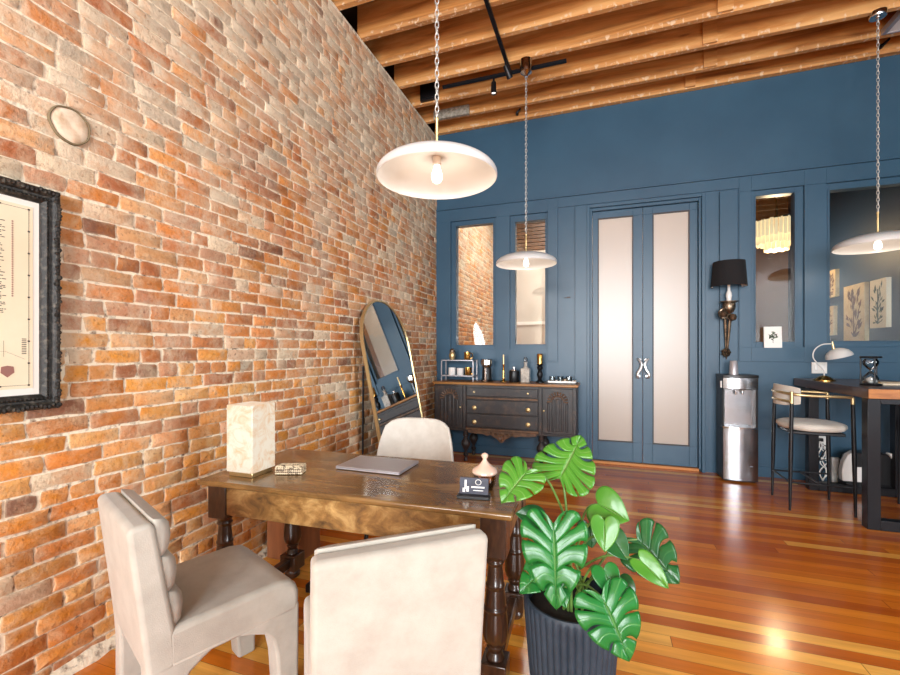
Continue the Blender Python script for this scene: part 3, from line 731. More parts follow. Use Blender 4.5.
LV = [((-.17, 1.56, .60), (-.11, 1.47, .50), .13, 'leaf', 4, .35, .15, .1, (0, 0, .5), 0),
 ((.03, 1.70, .66), (.09, 1.66, .60), .10, 'leaf_dark', 1, 0, .1, .1, (0, 0, .5), 0),
 ((-.148, 1.665, .869), (-.075, 1.80, 1.012), .235, 'leaf_lime', 7, .55, .05, .06, (0, 0, .3), 0),
 ((-.255, 1.564, .912), (-.33, 1.47, .825), .165, 'leaf_lime', 5, .5, .15, .1, (0, 0, .7), 0),
 ((-.155, 1.50, .755), (-.135, 1.40, .52), .225, 'leaf', 6, .62, .16, .12, (0, 0, .35), 0),
 ((-.186, 1.525, .591), (-.262, 1.45, .535), .12, 'leaf', 3, .3, .2, .1, (0, 0, .5), 0),
 ((-.013, 1.713, .771), (.09, 1.67, .742), .15, 'leaf_lime', 1, 0, .2, .15, (0, 0, .6), .3),
 ((.008, 1.625, .743), (.012, 1.58, .652), .098, 'leaf_lime', 1, 0, .1, .2, (.2, 0, .2), 0),
 ((.13, 1.828, .612), (.275, 1.775, .492), .225, 'leaf_dark', 5, .55, .1, .08, (0, 0, .6), 0),
 ((.128, 1.667, .605), (.216, 1.63, .54), .085, 'leaf_lime', 1, 0, .08, .2, (0, 0, .4), 0),
 ((.007, 1.593, .588), (.038, 1.55, .522), .095, 'leaf', 1, 0, .15, .1, (0, 0, .5), 0),
 ((.062, 1.676, .51), (.114, 1.65, .47), .085, 'leaf_dark', 1, 0, .15, .1, (0, 0, .6), 0),
 ((.0, 1.52, .53), (.092, 1.455, .372), .215, 'leaf', 5, .32, .22, .1, (.1, 0, .6), .1),
 ((-.221, 1.682, .695), (-.3, 1.612, .741), .11, 'leaf_dark', 1, 0, .1, .1, (0, 0, .6), 0),
 ((-.05, 1.763, .672), (-.035, 1.747, .585), .09, 'leaf_dark', 1, 0, .1, .1, (0, 0, .2), 0),
 ((-.20, 1.70, .63), (-.26, 1.62, .57), .12, 'leaf_dark', 3, .3, .12, .1, (0, 0, .5), 0)]
for i, (b, tp, w_, m_, sp, gp, dr, fo, N_, ti) in enumerate(LV):
    leaf('leaf', b, tp, w_, M[m_], sp, gp, dr, fo, N_, .006, ti, i + 3)
    Bp = Vector(b) - PC; a = i * 2.4
    S0 = Vector((.05 * math.cos(a), .045 * math.sin(a), .38)); h = Bp - S0
    c1 = S0 + Vector((h.x * .15, h.y * .15, max(.08, h.z * .7))); 
    pts = cat_pts([S0, S0.lerp(c1, .55), c1.lerp(Bp, .5) + Vector((0, 0, .02)), Bp], 6)
    mb = MB(); mb.tube(pts, [.0055 - .002 * k / len(pts) for k in range(len(pts))], 7); mb.build('stem', M['stem'], pl)

# ------------------------------------------------------------------ brick wall pieces
fy0, fy1, fz0, fz1 = .26, 1.122, 1.118, 1.986
pf = thing('framed_map', 'old printed map in an ornate black carved frame on the brick wall', 'picture', (WX + .018, (fy0+fy1)/2, (fz0+fz1)/2))
hw, hh = (fy1 - fy0) / 2, (fz1 - fz0) / 2
mb = MB()
rings = [(0, 0), (0, .026), (.006, .034), (.016, .036), (.024, .030), (.028, .022), (.036, .020), (.04, .026), (.046, .028), (.052, .018), (.058, .014), (.06, .004)]
v = []; f = []
for off, x in rings:
    for sy, sz in ((-1, -1), (1, -1), (1, 1), (-1, 1)): v.append((x, sy * (hw - off), sz * (hh - off)))
for i in range(len(rings) - 1):
    for k in range(4): f.append((i*4+k, i*4+(k+1) % 4, (i+1)*4+(k+1) % 4, (i+1)*4+k))
mb.add(v, f)
# carved leaf beads round the moulding
def knob(p, a, b):
    mb.lathe([(0, -1), (.6, -.75), (1, 0), (.6, .75), (0, 1)], 6, (0, 0, 0), Matrix.Translation(p) @ Matrix.Diagonal((a, b, b, 1)))
n = 62
for k in range(n):
    q = -1 + 2 * (k + .5) / n; r1 = random.uniform(.007, .0105)
    for s_ in (-1, 1):
        knob((.033, q * (hw - .006), s_ * (hh - random.uniform(.006, .018))), .008, r1); knob((.033, s_ * (hw - random.uniform(.006, .018)), q * (hh - .006)), .008, r1)
        knob((.026, q * (hw - .03), s_ * (hh - .043)), .004, .0045); knob((.026, s_ * (hw - .043), q * (hh - .03)), .004, .0045)
mb.build('frame', M['frame_black'], pf)
mb = MB(); mb.box(.002, .005, -hw + .056, hw - .056, -hh + .056, hh - .056); mb.build('mat_board', M['mat_white'], pf, smooth=False)
my0, my1, mz0, mz1 = -hw + .08, hw - .08, -hh + .085, hh - .082
mb = MB(); mb.box(.005, .0065, my0, my1, mz0, mz1); mp = mb.build('map_sheet', M['map_paper'], pf, smooth=False)
mb = MB()
def mark(y0, y1, z0, z1): mb.box(.0066, .0072, y0, y1, z0, z1)
bz0, bz1, by0, by1 = mz0 + .012, mz1 - .012, my0 + .012, my1 - .012
for a in [(by0, by1, bz0, bz0 + .0012), (by0, by1, bz1 - .0012, bz1), (by0, by0 + .0012, bz0, bz1), (by1 - .0012, by1, bz0, bz1)]: mark(*a)
for k in range(9):
    z = bz0 + (bz1 - bz0) * k / 8; mark(by1 - .004, by1 + .003, z - .003, z + .003); mark(by0 - .003, by0 + .004, z - .003, z + .003)
    y = by0 + (by1 - by0) * k / 8; mark(y - .003, y + .003, bz0 - .003, bz0 + .003); mark(y - .003, y + .003, bz1 - .003, bz1 + .003)
rnd = random.Random(5)
for c in range(4):
    yc = by1 - .098 - .12 * c
    for k in range(58):
        if k % 15 == 14: continue
        z = bz1 - .05 - .0062 * k; y1 = yc + .03
        y0 = yc - .05; 
        while y0 < y1 - rnd.uniform(0, .03):
            L = rnd.uniform(.004, .014); mark(y0, min(y0 + L, y1), z, z + .0028); y0 += L + .0025
def line(p, q, r=.0004): mb.tube([(.0068, *p), (.0068, *q)], r, 4)
line((by0 + .02, bz0 + .16), (by1 - .07, bz0 + .13)); line((by1 - .07, bz0 + .13), (by1 - .012, bz0 + .1)); line((by1 - .25, bz0 + .20), (by1 - .09, bz0 + .14)); line((by1 - .075, bz0 + .11), (by1 - .075, bz0 + .17))
for k in range(9): mark(by1 - .022, by1 - .008, bz0 + .12 + .007 * k, bz0 + .123 + .007 * k)
mb.build('print', M['ink'], mp, smooth=False)
mb = MB()
for k in range(34): mark(by1 - .052, by1 - .047, bz1 - .06 - .0085 * k, bz1 - .055 - .0085 * k)
tag(mb.build('print_column', M['ink_red'], mp, smooth=False), 'faded red column of print')
mb = MB(); cy_, cz_ = by1 - .064, bz0 + .055
mb.prism([(cy_ - .018, cz_ + .018), (cy_ - .02, cz_ - .004), (cy_, cz_ - .022), (cy_ + .02, cz_ - .004), (cy_ + .018, cz_ + .018), (cy_, cz_ + .022)], .0066, .0073, 'x')
mb.build('crest', M['ink_red'], mp, smooth=False)
t = thing('flue_cover', 'round plastered flue patch set in the brick wall above the framed map', 'patch', (WX + .003, 1.176, 2.292))
RX90 = Matrix.Rotation(PI/2, 4, 'Y')
def wob(a, z): return 1 + .02 * math.sin(3 * a + 1) + .015 * math.sin(7 * a)
mb = MB(); mb.lathe([(0, .010), (.04, .012), (.062, .010), (.070, .004), (.071, 0)], 40, (0, 0, 0), RX90, wob); mb.build('plaster', M['patch'], t)
mb = MB(); mb.lathe([(.069, 0), (.069, .010), (.0725, .012), (.076, .009), (.076, 0)], 40, (0, 0, 0), RX90, wob); mb.build('rim', M['patch_rim'], t)

# arched floor mirror
tl = Vector((-2.015, 3.32, 1.50)); bl = Vector((-1.70, 3.32, 0))
wv = Vector((.03, .90, 0)); MW = wv.length; wx = wv.normalized(); up = (tl - bl).normalized()
org = bl + wv * .5; nz_ = wx.cross(up).normalized()
if nz_.x < 0: nz_ = -nz_
Rm = Matrix((wx, up, nz_)).transposed().to_4x4(); Rm.translation = org
mr = thing('floor_mirror', 'tall arched mirror with thin gold frame leaning on the floor by the brick wall', 'mirror')
mr.matrix_world = Rm; mr.location = org; mr.rotation_euler = Rm.to_euler()
sp = 1.395 / up.z; Rr = MW / 2
outl = lambda r: [(-r + .02, .0 + (Rr - r)), (-r, .02 + (Rr - r))] + [(-r, sp)] + [(r * math.cos(a), sp + r * math.sin(a)) for a in [PI - PI * k / 28 for k in range(1, 28)]] + [(r, sp), (r, .02 + Rr - r), (r - .02, Rr - r)]
mb = MB(); a = outl(Rr); b = outl(Rr - .013); n = len(a); v = []; f = []
for zz in (-.016, .016):
    for p in a: v.append((p[0], p[1], zz))
    for p in b: v.append((p[0], p[1], zz))
for i in range(n):
    j = (i + 1) % n
    f += [(i, j, n + j, n + i), (2*n + i, 3*n + i, 3*n + j, 2*n + j), (i, 2*n + i, 2*n + j, j), (n + i, n + j, 3*n + j, 3*n + i)]
mb.add(v, f); mb.build('frame', M['gold'], mr, smooth=False)
mb = MB(); mb.prism(outl(Rr - .0125), .004, .008); mb.build('glass', M['mirror'], mr, smooth=False)
mb = MB(); mb.prism(outl(Rr - .0125), -.012, .003); mb.build('backing', M['black_plastic'], mr, smooth=False)
Ri = Rm.inverted(); topw = Vector((-2.055, 3.44, 1.20)); botw = Vector((-2.045, 3.42, .008))
mb = MB(); mb.tube([Ri @ Vector((-1.985, 3.46, 1.22)), Ri @ topw, Ri @ botw], .009, 8); mb.build('leg', M['black_metal'], mr)

# ------------------------------------------------------------------ sideboard
SZ = .962
sb = thing('sideboard', 'antique black-brown carved sideboard against the blue wall', 'sideboard', (0, 0, 0))
sx0, sx1, sf, sbk = -1.955, -.265, 4.985, 5.415
mb = MB(); mb.box(sx0 - .02, sx1 + .02, sf - .03, sbk, SZ - .03, SZ); mb.build('worktop', M['sb_top'], sb, bevel=.008, bseg=3)
mb = MB(); mb.box(sx0, sx1, sf, sbk, .385, SZ - .03); mb.box(sx0 - .006, sx1 + .006, sf - .008, sbk, .372, .392); mb.build('body', M['sb_dark'], sb, bevel=.004)
for x in (sx0 + .02, -1.565, -.66, sx1 - .02):
    mb = MB(); mb.box(x - .018, x + .018, sf - .02, sf + .001, .39, SZ - .032); mb.build('stile', M['sb_dark'], sb, bevel=.004)
dx0, dx1 = -1.54, -.685
def knobs(par, xs, z, m='brass_old'):
    for x in xs:
        mb = MB(); T = Matrix.Translation((x, sf - .02, z)) @ Matrix.Rotation(PI/2, 4, 'X')
        mb.lathe([(0, 0), (.026, 0), (.028, .004), (.022, .008), (.01, .01), (.008, .018), (.015, .024), (.016, .032), (.01, .037), (0, .038)], 16, (0, 0, 0), T); mb.build('knob', M[m], par)
mb = MB(); mb.box(dx0, dx1, sf - .02, sf + .001, .80, .90); d = mb.build('drawer', M['sb_dark'], sb, bevel=.006); 
for x in (-1.44, -.80):
    mb = MB(); mb.lathe([(0, 0), (.01, 0), (.013, .012), (.01, .02), (0, .022)], 12, (0, 0, 0), Matrix.Translation((x, sf - .02, .85)) @ Matrix.Rotation(PI/2, 4, 'X')); mb.build('knob', M['gold'], d)
mb = MB(); mb.box(dx0, dx1, sf - .026, sf + .001, .765, .79); mb.build('moulding', M['sb_edge'], sb, bevel=.006)
for z0, z1, zk in [(.595, .755, .66), (.43, .587, .49)]:
    mb = MB(); mb.box(dx0, dx1, sf - .02, sf + .001, z0, z1); d = mb.build('drawer', M['sb_dark'], sb, bevel=.006); knobs(d, (-1.44, -.80), zk)
mb = MB(); mb.box(dx0 - .01, dx1 + .01, sf - .03, sf + .001, .392, .42); mb.build('moulding', M['sb_edge'], sb, bevel=.008)
# scalloped carved apron
pts = [(-1.52, .392), (-1.52, .362), (-1.42, .350), (-1.34, .352), (-1.28, .335), (-1.24, .348), (-1.20, .322), (-1.165, .305), (-1.135, .268), (-1.1125, .258), (-1.09, .268), (-1.06, .305), (-1.025, .322), (-.985, .348), (-.945, .335), (-.885, .352), (-.805, .350), (-.705, .362), (-.705, .392)]
mb = MB(); mb.prism(pts, sf - .02, sf, 'y')
for (x, z, r) in [(-1.1125, .33, .035), (-1.18, .352, .022), (-1.045, .352, .022), (-1.1125, .288, .016), (-1.24, .366, .014), (-.985, .366, .014)]:
    mb.lathe([(0, .0), (r, 0), (r * .8, .012), (r * .4, .008), (0, .016)], 14, (0, 0, 0), Matrix.Translation((x, sf - .02, z)) @ Matrix.Rotation(PI/2, 4, 'X'))
mb.build('carved_apron', M['sb_edge'], sb, ang=30)
for (a, b, kx) in [(-1.925, -1.59, -1.615), (-.635, -.30, -.62)]:
    mb = MB(); mb.box(a, b, sf - .016, sf + .001, .405, .915); d = mb.build('door', M['sb_dark'], sb, bevel=.006)
    cx = (a + b) / 2; mb = MB(); T = Matrix.Translation((cx, sf - .016, .765)) @ Matrix.Rotation(PI/2, 4, 'X')
    for k in range(11):
        an = PI * k / 10; r0, r1 = .075, .115
        mb.tube([T @ Vector((r0 * math.cos(an), r0 * math.sin(an), .006)), T @ Vector((r1 * math.cos(an), r1 * math.sin(an), .008))], [.006, .011], 8)
    mb.tube([T @ Vector((.066 * math.cos(PI * k / 16), .066 * math.sin(PI * k / 16), .004)) for k in range(17)], .009, 8)
    mb.build('carved_fan', M['sb_edge'], d)
    mb = MB()
    for k in range(-2, 3):
        w_ = .014 if k else .02; top = .80 if k == 0 else (.795 if abs(k) == 1 else .74)
        if abs(k) == 2: top = .75
        mb.box(cx + k * .05 - w_, cx + k * .05 + w_, sf - .03, sf - .012, .43, top)
    mb.build('fluting', M['sb_dark'], d, bevel=.009, bseg=3)
    mb = MB(); mb.lathe([(0, 0), (.008, 0), (.011, .012), (.008, .02), (0, .022)], 12, (0, 0, 0), Matrix.Translation((kx, sf - .016, .66)) @ Matrix.Rotation(PI/2, 4, 'X')); mb.build('knob', M['gold'], d)
lp = [(0, 0), (.022, 0), (.026, .02), (.022, .04), (.016, .05), (.03, .07), (.03, .085), (.018, .1), (.018, .13), (.03, .15), (.052, .19), (.056, .215), (.05, .24), (.026, .275), (.02, .29), (.034, .3), (.036, .32), (.026, .335), (.03, .372)]
for x in (-1.565, -.655):
    for y in (sf + .04, sbk - .05):
        mb = MB(); mb.lathe(lp, 24); mb.build('leg', M['sb_dark'], sb, (x, y, 0))
for x in (sx0 + .04, sx1 - .04):
    mb = MB(); mb.lathe(lp, 24); mb.build('leg', M['sb_dark'], sb, (x, sbk - .05, 0))

# ------------------------------------------------------------------ on the sideboard
t = thing('metal_rack', 'small two tier grey metal rack at the left end of the sideboard', 'rack', (-1.713, 5.22, SZ))
w_, dp, hR = .215, .09, .265
for sx in (-1, 1):
    for sy in (-1, 1):
        mb = MB(); mb.cbox((sx * (w_ - .006), sy * (dp - .006), hR / 2), (.012, .012, hR)); mb.build('post', M['alu'], t)
for z in (.058, hR - .012):
    mb = MB(); mb.box(-w_, w_, -dp, dp, z, z + .012); mb.build('shelf', M['alu'], t)
def mug(name, label, cat, loc, m, h=.08, r=.036, handle=True, group=None, rz=0, prof=None):
    t = thing(name, label, cat, loc, rz, group)
    mb = MB(); mb.lathe(prof or [(0, 0), (r * .9, 0), (r, .006), (r, h), (r * .92, h), (r * .9, .01), (0, .008)], 20); mb.build('body', M[m], t)
    if handle:
        mb = MB(); mb.tube(cat_pts([(r * .96, 0, h * .8), (r * 1.5, 0, h * .85), (r * 1.75, 0, h * .5), (r * 1.4, 0, h * .2), (r * .96, 0, h * .2)], 5), .005, 6); mb.build('handle', M[m], t)
    return t
mug('mug', 'shiny gold mug on top of the small metal rack', 'mug', (-1.60, 5.2, SZ + hR), 'brass', .10, .04)
mug('mug', 'shiny gold mug on the lower shelf of the small metal rack', 'mug', (-1.585, 5.19, SZ + .0705), 'brass', .10, .04)
mug('cup', 'white cup on the lower shelf of the small rack, leftmost', 'cup', (-1.80, 5.19, SZ + .0705), 'ceramic', .095, .046, False, 'white cups on the rack')
mug('cup', 'white cup on the lower shelf of the small rack, between white cup and gold mug', 'cup', (-1.69, 5.19, SZ + .0705), 'ceramic', .09, .044, False, 'white cups on the rack')
t = thing('small_urn', 'small gold and cream lidded pot on top of the metal rack', 'pot', (-1.80, 5.2, SZ + hR))
mb = MB(); mb.lathe([(0, 0), (.03, 0), (.032, .01), (.04, .04), (.042, .06), (.032, .09), (.028, .1), (0, .1)], 20); mb.build('body', M['gold'], t)
mb = MB(); mb.lathe([(0, .1), (.034, .1), (.036, .11), (.03, .13), (.02, .14), (0, .145)], 20); mb.build('lid', M['bronze'], t)
t = thing('coffee_grinder', 'black coffee grinder with chrome top beside the metal rack', 'grinder', (-1.345, 5.2, SZ))
mb = MB(); mb.lathe([(0, 0), (.075, 0), (.078, .01), (.07, .02), (.06, .03), (.056, .15), (.05, .17), (0, .17)], 24); mb.build('body', M['black_plastic'], t)
mb = MB(); mb.lathe([(0, .17), (.045, .17), (.07, .20), (.078, .21), (.078, .265), (.07, .275), (0, .28)], 24); mb.build('hopper', M['chrome'], t)
mb = MB(); mb.box(-.012, .012, -.078, -.05, .02, .17); mb.cbox((0, -.075, .012), (.06, .05, .012)); mb.build('spout', M['chrome'], t, bevel=.003)
t = thing('candlestick', 'tall slim gold candlestick standing on the sideboard', 'candlestick', (-1.135, 5.2, SZ))
mb = MB(); mb.lathe([(0, 0), (.045, 0), (.046, .006), (.03, .016), (.016, .03), (.012, .05), (.014, .1), (.012, .14), (.016, .145), (.012, .15), (.013, .2), (.018, .21), (.018, .215), (0, .215)], 20); mb.build('holder', M['brass'], t)
mb = MB(); mb.lathe([(0, .21), (.011, .21), (.01, .33), (0, .335)], 12); mb.build('candle', M['gold'], t)
t = thing('black_canister', 'small round black canister with silver knob on the sideboard', 'canister', (-1.005, 5.2, SZ))
mb = MB(); mb.lathe([(0, 0), (.055, 0), (.06, .01), (.06, .13), (.056, .14), (0, .14)], 24); mb.build('body', M['black_plastic'], t)
mb = MB(); mb.lathe([(0, .14), (.05, .14), (.045, .15), (.012, .153), (.012, .16), (.02, .17), (.018, .185), (0, .19)], 20); tag(mb.build('lid', M['chrome'], t), 'silver lid')
t = thing('decanter', 'clear glass decanter with stopper on the sideboard', 'decanter', (-.865, 5.2, SZ))
mb = MB(); mb.box(-.052, .052, -.052, .052, 0, .17); mb.lathe([(.04, .17), (.02, .195), (.018, .23), (.026, .24), (.026, .246)], 18); mb.build('body', M['smoke_glass'], t, bevel=.008)
mb = MB(); mb.lathe([(0, .235), (.014, .235), (.016, .25), (.024, .265), (.022, .29), (.012, .305), (0, .308)], 14); mb.build('stopper', M['clear_glass'], t)
t = thing('candle_holder', 'dark turned candle holder with thick gold candle on the sideboard', 'candle holder', (-.695, 5.2, SZ))
mb = MB(); mb.lathe([(0, 0), (.05, 0), (.05, .012), (.03, .025), (.02, .04), (.03, .07), (.036, .1), (.026, .13), (.02, .145), (.034, .165), (.036, .185), (.024, .2), (.036, .212), (.04, .222), (0, .222)], 20); mb.build('holder', M['black_metal'], t)
mb = MB(); mb.lathe([(0, .222), (.034, .222), (.035, .335), (.03, .345), (0, .34)], 18); mb.build('candle', M['brass'], t)
t = thing('tray', 'low white rimmed tray at the right end of the sideboard', 'tray', (-.435, 5.19, SZ))
mb = MB(); mb.box(-.16, .16, -.1, .1, 0, .012); grid_wall(mb, -.16, .16, -.1, .1, [(-.15, .15, -.09, .09)], .0, .03, 'y') if False else None
for a in [(-.16, .16, -.1, -.092), (-.16, .16, .092, .1), (-.16, -.152, -.1, .1), (.152, .16, -.1, .1)]: mb.box(a[0], a[1], a[2], a[3], 0, .032)
mb.build('body', M['ceramic'], t, bevel=.002)
g = 'clear tumblers on the tray'
for k, (x, y, lb) in enumerate([(-.55, 5.21, 'leftmost clear glass tumbler on the white tray'), (-.46, 5.24, 'clear glass tumbler on the white tray, second from the left'), (-.36, 5.22, 'rightmost clear glass tumbler on the white tray')]):
    mb = MB(); mb.lathe([(0, 0), (.034, 0), (.036, .065), (.033, .065), (.031, .008), (0, .006)], 18)
    tag(mb.build('tumbler', M['clear_glass'], loc=(x, y, SZ + .0125)), lb, 'glass', g)
mb = MB(); mb.lathe([(0, 0), (.028, 0), (.034, .02), (.03, .04), (.012, .05), (0, .052)], 16)
tag(mb.build('small_dark_pot', M['bronze'], loc=(-.40, 5.14, SZ + .0125)), 'small dark metal pot on the white tray', 'pot')
mb = MB(); mb.tube([(-.33, 5.12, SZ + .018), (-.29, 5.15, SZ + .034), (-.30, 5.25, SZ + .036)], .006, 8)
tag(mb.build('tongs', M['gold']), 'small gold tongs lying across the white tray', 'tongs')

# ------------------------------------------------------------------ wall sconce, dispenser, card
t = thing('wall_sconce', 'antique bronze wall sconce with black drum shade above the water dispenser', 'wall lamp', (1.283, 5.34, 0))
mb = MB(); mb.lathe([(.168, 2.03), (.148, 2.295), (.145, 2.295), (.165, 2.03)], 40); mb.build('lamp_shade', M['black_fabric'], t)
mb = MB(); mb.lathe([(.1645, 2.034), (.1447, 2.292), (.02, 2.28)], 40, caps=False); tag(mb.build('shade_lining', M['white_fab'], t), 'white inside of the shade')
mb = MB(); mb.lathe([(0, 1.86), (.02, 1.86), (.024, 1.90), (.03, 1.93), (.026, 1.96), (.014, 1.99), (.012, 2.2), (0, 2.2)], 16); mb.build('candle_tube', M['ceramic'], t)
mb = MB(); mb.lathe([(0, 1.74), (.02, 1.74), (.045, 1.76), (.06, 1.80), (.062, 1.84), (.055, 1.855), (.09, 1.865), (.09, 1.872), (0, 1.875)], 24); mb.build('cup', M['bronze'], t)
mb = MB(); mb.tube(cat_pts([(0, 0, 1.75), (-.03, -.02, 1.70), (-.07, -.03, 1.70), (-.09, -.02, 1.75), (-.06, -.02, 1.79), (-.03, 0, 1.76)], 6), .016, 8)
mb.lathe([(0, -.045), (.035, -.03), (.048, 0), (.035, .03), (0, .045)], 14, (-.06, -.03, 1.735)); mb.lathe([(0, -.04), (.03, -.028), (.04, 0), (.03, .028), (0, .04)], 14, (.03, -.02, 1.70)); mb.build('scroll', M['bronze'], t)
mb = MB(); mb.tube([(-.022, .04, 1.70), (-.014, .05, 1.33)], [.018, .008], 8); mb.tube([(.022, .04, 1.70), (-.002, .05, 1.33)], [.018, .008], 8); mb.tube([(0, .03, 1.76), (0, .02, 1.68)], .03, 8); mb.build('back_spear', M['bronze'], t)
mb = MB()
for k in range(7):
    a = 2 * PI * k / 7; mb.lathe([(0, -.022), (.02, 0), (0, .022)], 7, (-.018 + .032 * math.cos(a), .03, 1.325 + .032 * math.sin(a)))
mb.lathe([(0, -.02), (.02, 0), (0, .02)], 8, (-.018, .018, 1.325)); mb.tube([(0, .05, 1.33), (-.01, .06, 1.25)], [.014, .004], 8); mb.build('rosette', M['bronze'], t)
mb = MB(); mb.tube(cat_pts([(-.03, .07, 1.30), (-.04, .085, 1.2), (-.035, .085, 1.05), (-.03, .085, .6)], 6), .004, 6); mb.build('cord', M['black_plastic'], t)

wd = thing('water_dispenser', 'tall stainless steel and black water dispenser against the blue wall', 'water dispenser', (1.337, 5.135, 0))
dp0, dp1, hw = 0, .27, .157
def bow(w, d, n=12): return [(w * (-1 + 2 * k / n), -d * (1 - (-1 + 2 * k / n) ** 2)) for k in range(n + 1)]
mb = MB()
grid_wall(mb, -hw, hw, .012, 1.065, [(-hw + .02, hw - .02, .56, .945)], dp0 + .012, dp0 + .10); mb.box(-hw, hw, .10, dp1, .012, 1.065)
mb.prism(bow(hw + .002, .03) + [(hw + .002, dp1), (-hw - .002, dp1)], 1.065, 1.095); mb.box(-hw + .02, hw - .02, .03, dp1 - .02, 0, .012); mb.build('body', M['black_plastic'], wd, bevel=.004)
mb = MB(); mb.prism(bow(hw - .004, .03) + [(hw - .004, .014), (-hw + .004, .014)], .955, 1.064); mb.build('top_panel', M['steel'], wd)
mb = MB(); mb.prism(bow(hw - .004, .03) + [(hw - .004, .014), (-hw + .004, .014)], .022, .545); mb.build('lower_door', M['steel'], wd)
mb = MB(); mb.prism([(hw - .02, .014), (hw - .02, .02), (.06, .092), (-.06, .092), (-hw + .02, .02), (-hw + .02, .014), (-.07, .099), (.07, .099)], .562, .944) if False else mb.box(-hw + .02, hw - .02, .088, .098, .562, .944)
mb.build('niche_back', M['steel'], wd)
mb = MB(); mb.prism([(-hw, .012), (-hw + .05, -.012), (0, -.024), (hw - .05, -.012), (hw, .012), (hw, .1), (-hw, .1)], .546, .562); mb.build('drip_tray', M['chrome'], wd)
mb = MB()
for x in (-.03, .03): mb.lathe([(0, 0), (.008, 0), (.012, .03), (.012, .05), (0, .05)], 12, (x, .045, .892))
mb.box(-.05, .05, .03, .09, .935, .946); mb.build('spout', M['chrome'], wd)
mb = MB(); mb.box(.03, .10, -.0225, -.0215, .17, .176); mb.build('badge', M['alu'], wd)
mb = MB(); mb.box(-hw - .014, -hw, .03, .05, .96, 1.03); mb.build('side_catch', M['white_plastic'], wd, bevel=.003)
mb = MB(); mb.lathe([(0, 0), (.043, 0), (.034, .14), (.03, .145), (0, .14)], 20)
tag(mb.build('metal_cup', M['alu'], loc=(1.295, 5.21, 1.095)), 'upturned silver metal cup standing on the water dispenser', 'cup')
t = thing('botanical_card', 'small white botanical picture standing on the narrow window ledge', 'picture', (1.706, WY - .012, 1.374))
T = Matrix.Rotation(-.06, 4, 'X')
mb = MB(); mb.box(-.08, .08, -.012, 0, 0, .225, T); mb.build('panel', M['white_plastic'], t, bevel=.002)
mb = MB()
rnd = random.Random(3)
for k in range(22):
    a = rnd.uniform(0, 2 * PI); r = rnd.uniform(.004, .036); c = Vector((r * math.cos(a), 0, .125 + 1.15 * r * math.sin(a))); b = rnd.uniform(0, 2 * PI); L = .02; w = .006
    d1 = Vector((math.cos(b), 0, math.sin(b))); d2 = Vector((-math.sin(b), 0, math.cos(b)))
    vs = [c - d1 * L, c + d2 * w, c + d1 * L, c - d2 * w]
    mb.add([T @ Vector((p.x, -.0125, p.z)) for p in vs] + [T @ Vector((p.x, -.0132, p.z)) for p in vs], [(0, 1, 2, 3), (7, 6, 5, 4), (0, 4, 5, 1), (1, 5, 6, 2), (2, 6, 7, 3), (3, 7, 4, 0)])
mb.box(-.002, .002, -.0132, -.0125, .05, .12, T); mb.build('print', M['sage'], t, smooth=False)
mb = MB(); mb.box(-.034, .04, .004, .012, -.005, .003); mb.box(.0, .04, 0, .012, -.005, .012)
tag(mb.build('wall_hook', M['dark_trim'], loc=(-.40, WY - .012, 1.99)), 'tiny dark hook on the blue wall left of the double doors', 'hook')

# ------------------------------------------------------------------ counter table and stools
TZ = 1.06
ct = thing('counter_table', 'tall counter table with thick walnut top and black steel frame legs', 'table', (0, 0, 0))
tx0, tx1, ty0, ty1 = 1.885, 2.62, 4.09, 5.42
mb = MB(); mb.box(tx0, tx1, ty0 + .002, ty1, TZ - .075, TZ); tp = mb.build('tabletop', M['table_top'], ct, bevel=.004)
mb = MB(); mb.box(tx0 + .003, tx1 - .003, ty0 - .002, ty0 + .006, TZ - .072, TZ - .003); tag(mb.build('end_grain', M['table_end'], ct), 'golden end of the top')
for y in (ty0 + .015, 5.08):
    mb = MB()
    for x in (tx0 + .003, tx1 - .083): mb.box(x, x + .08, y, y + .08, 0, TZ - .076)
    mb.box(tx0 + .083, tx1 - .083, y, y + .08, 0, .075); mb.box(tx0 + .083, tx1 - .083, y, y + .08, TZ - .115, TZ - .076)
    mb.build('leg', M['table_leg_dark'], ct, bevel=.003)
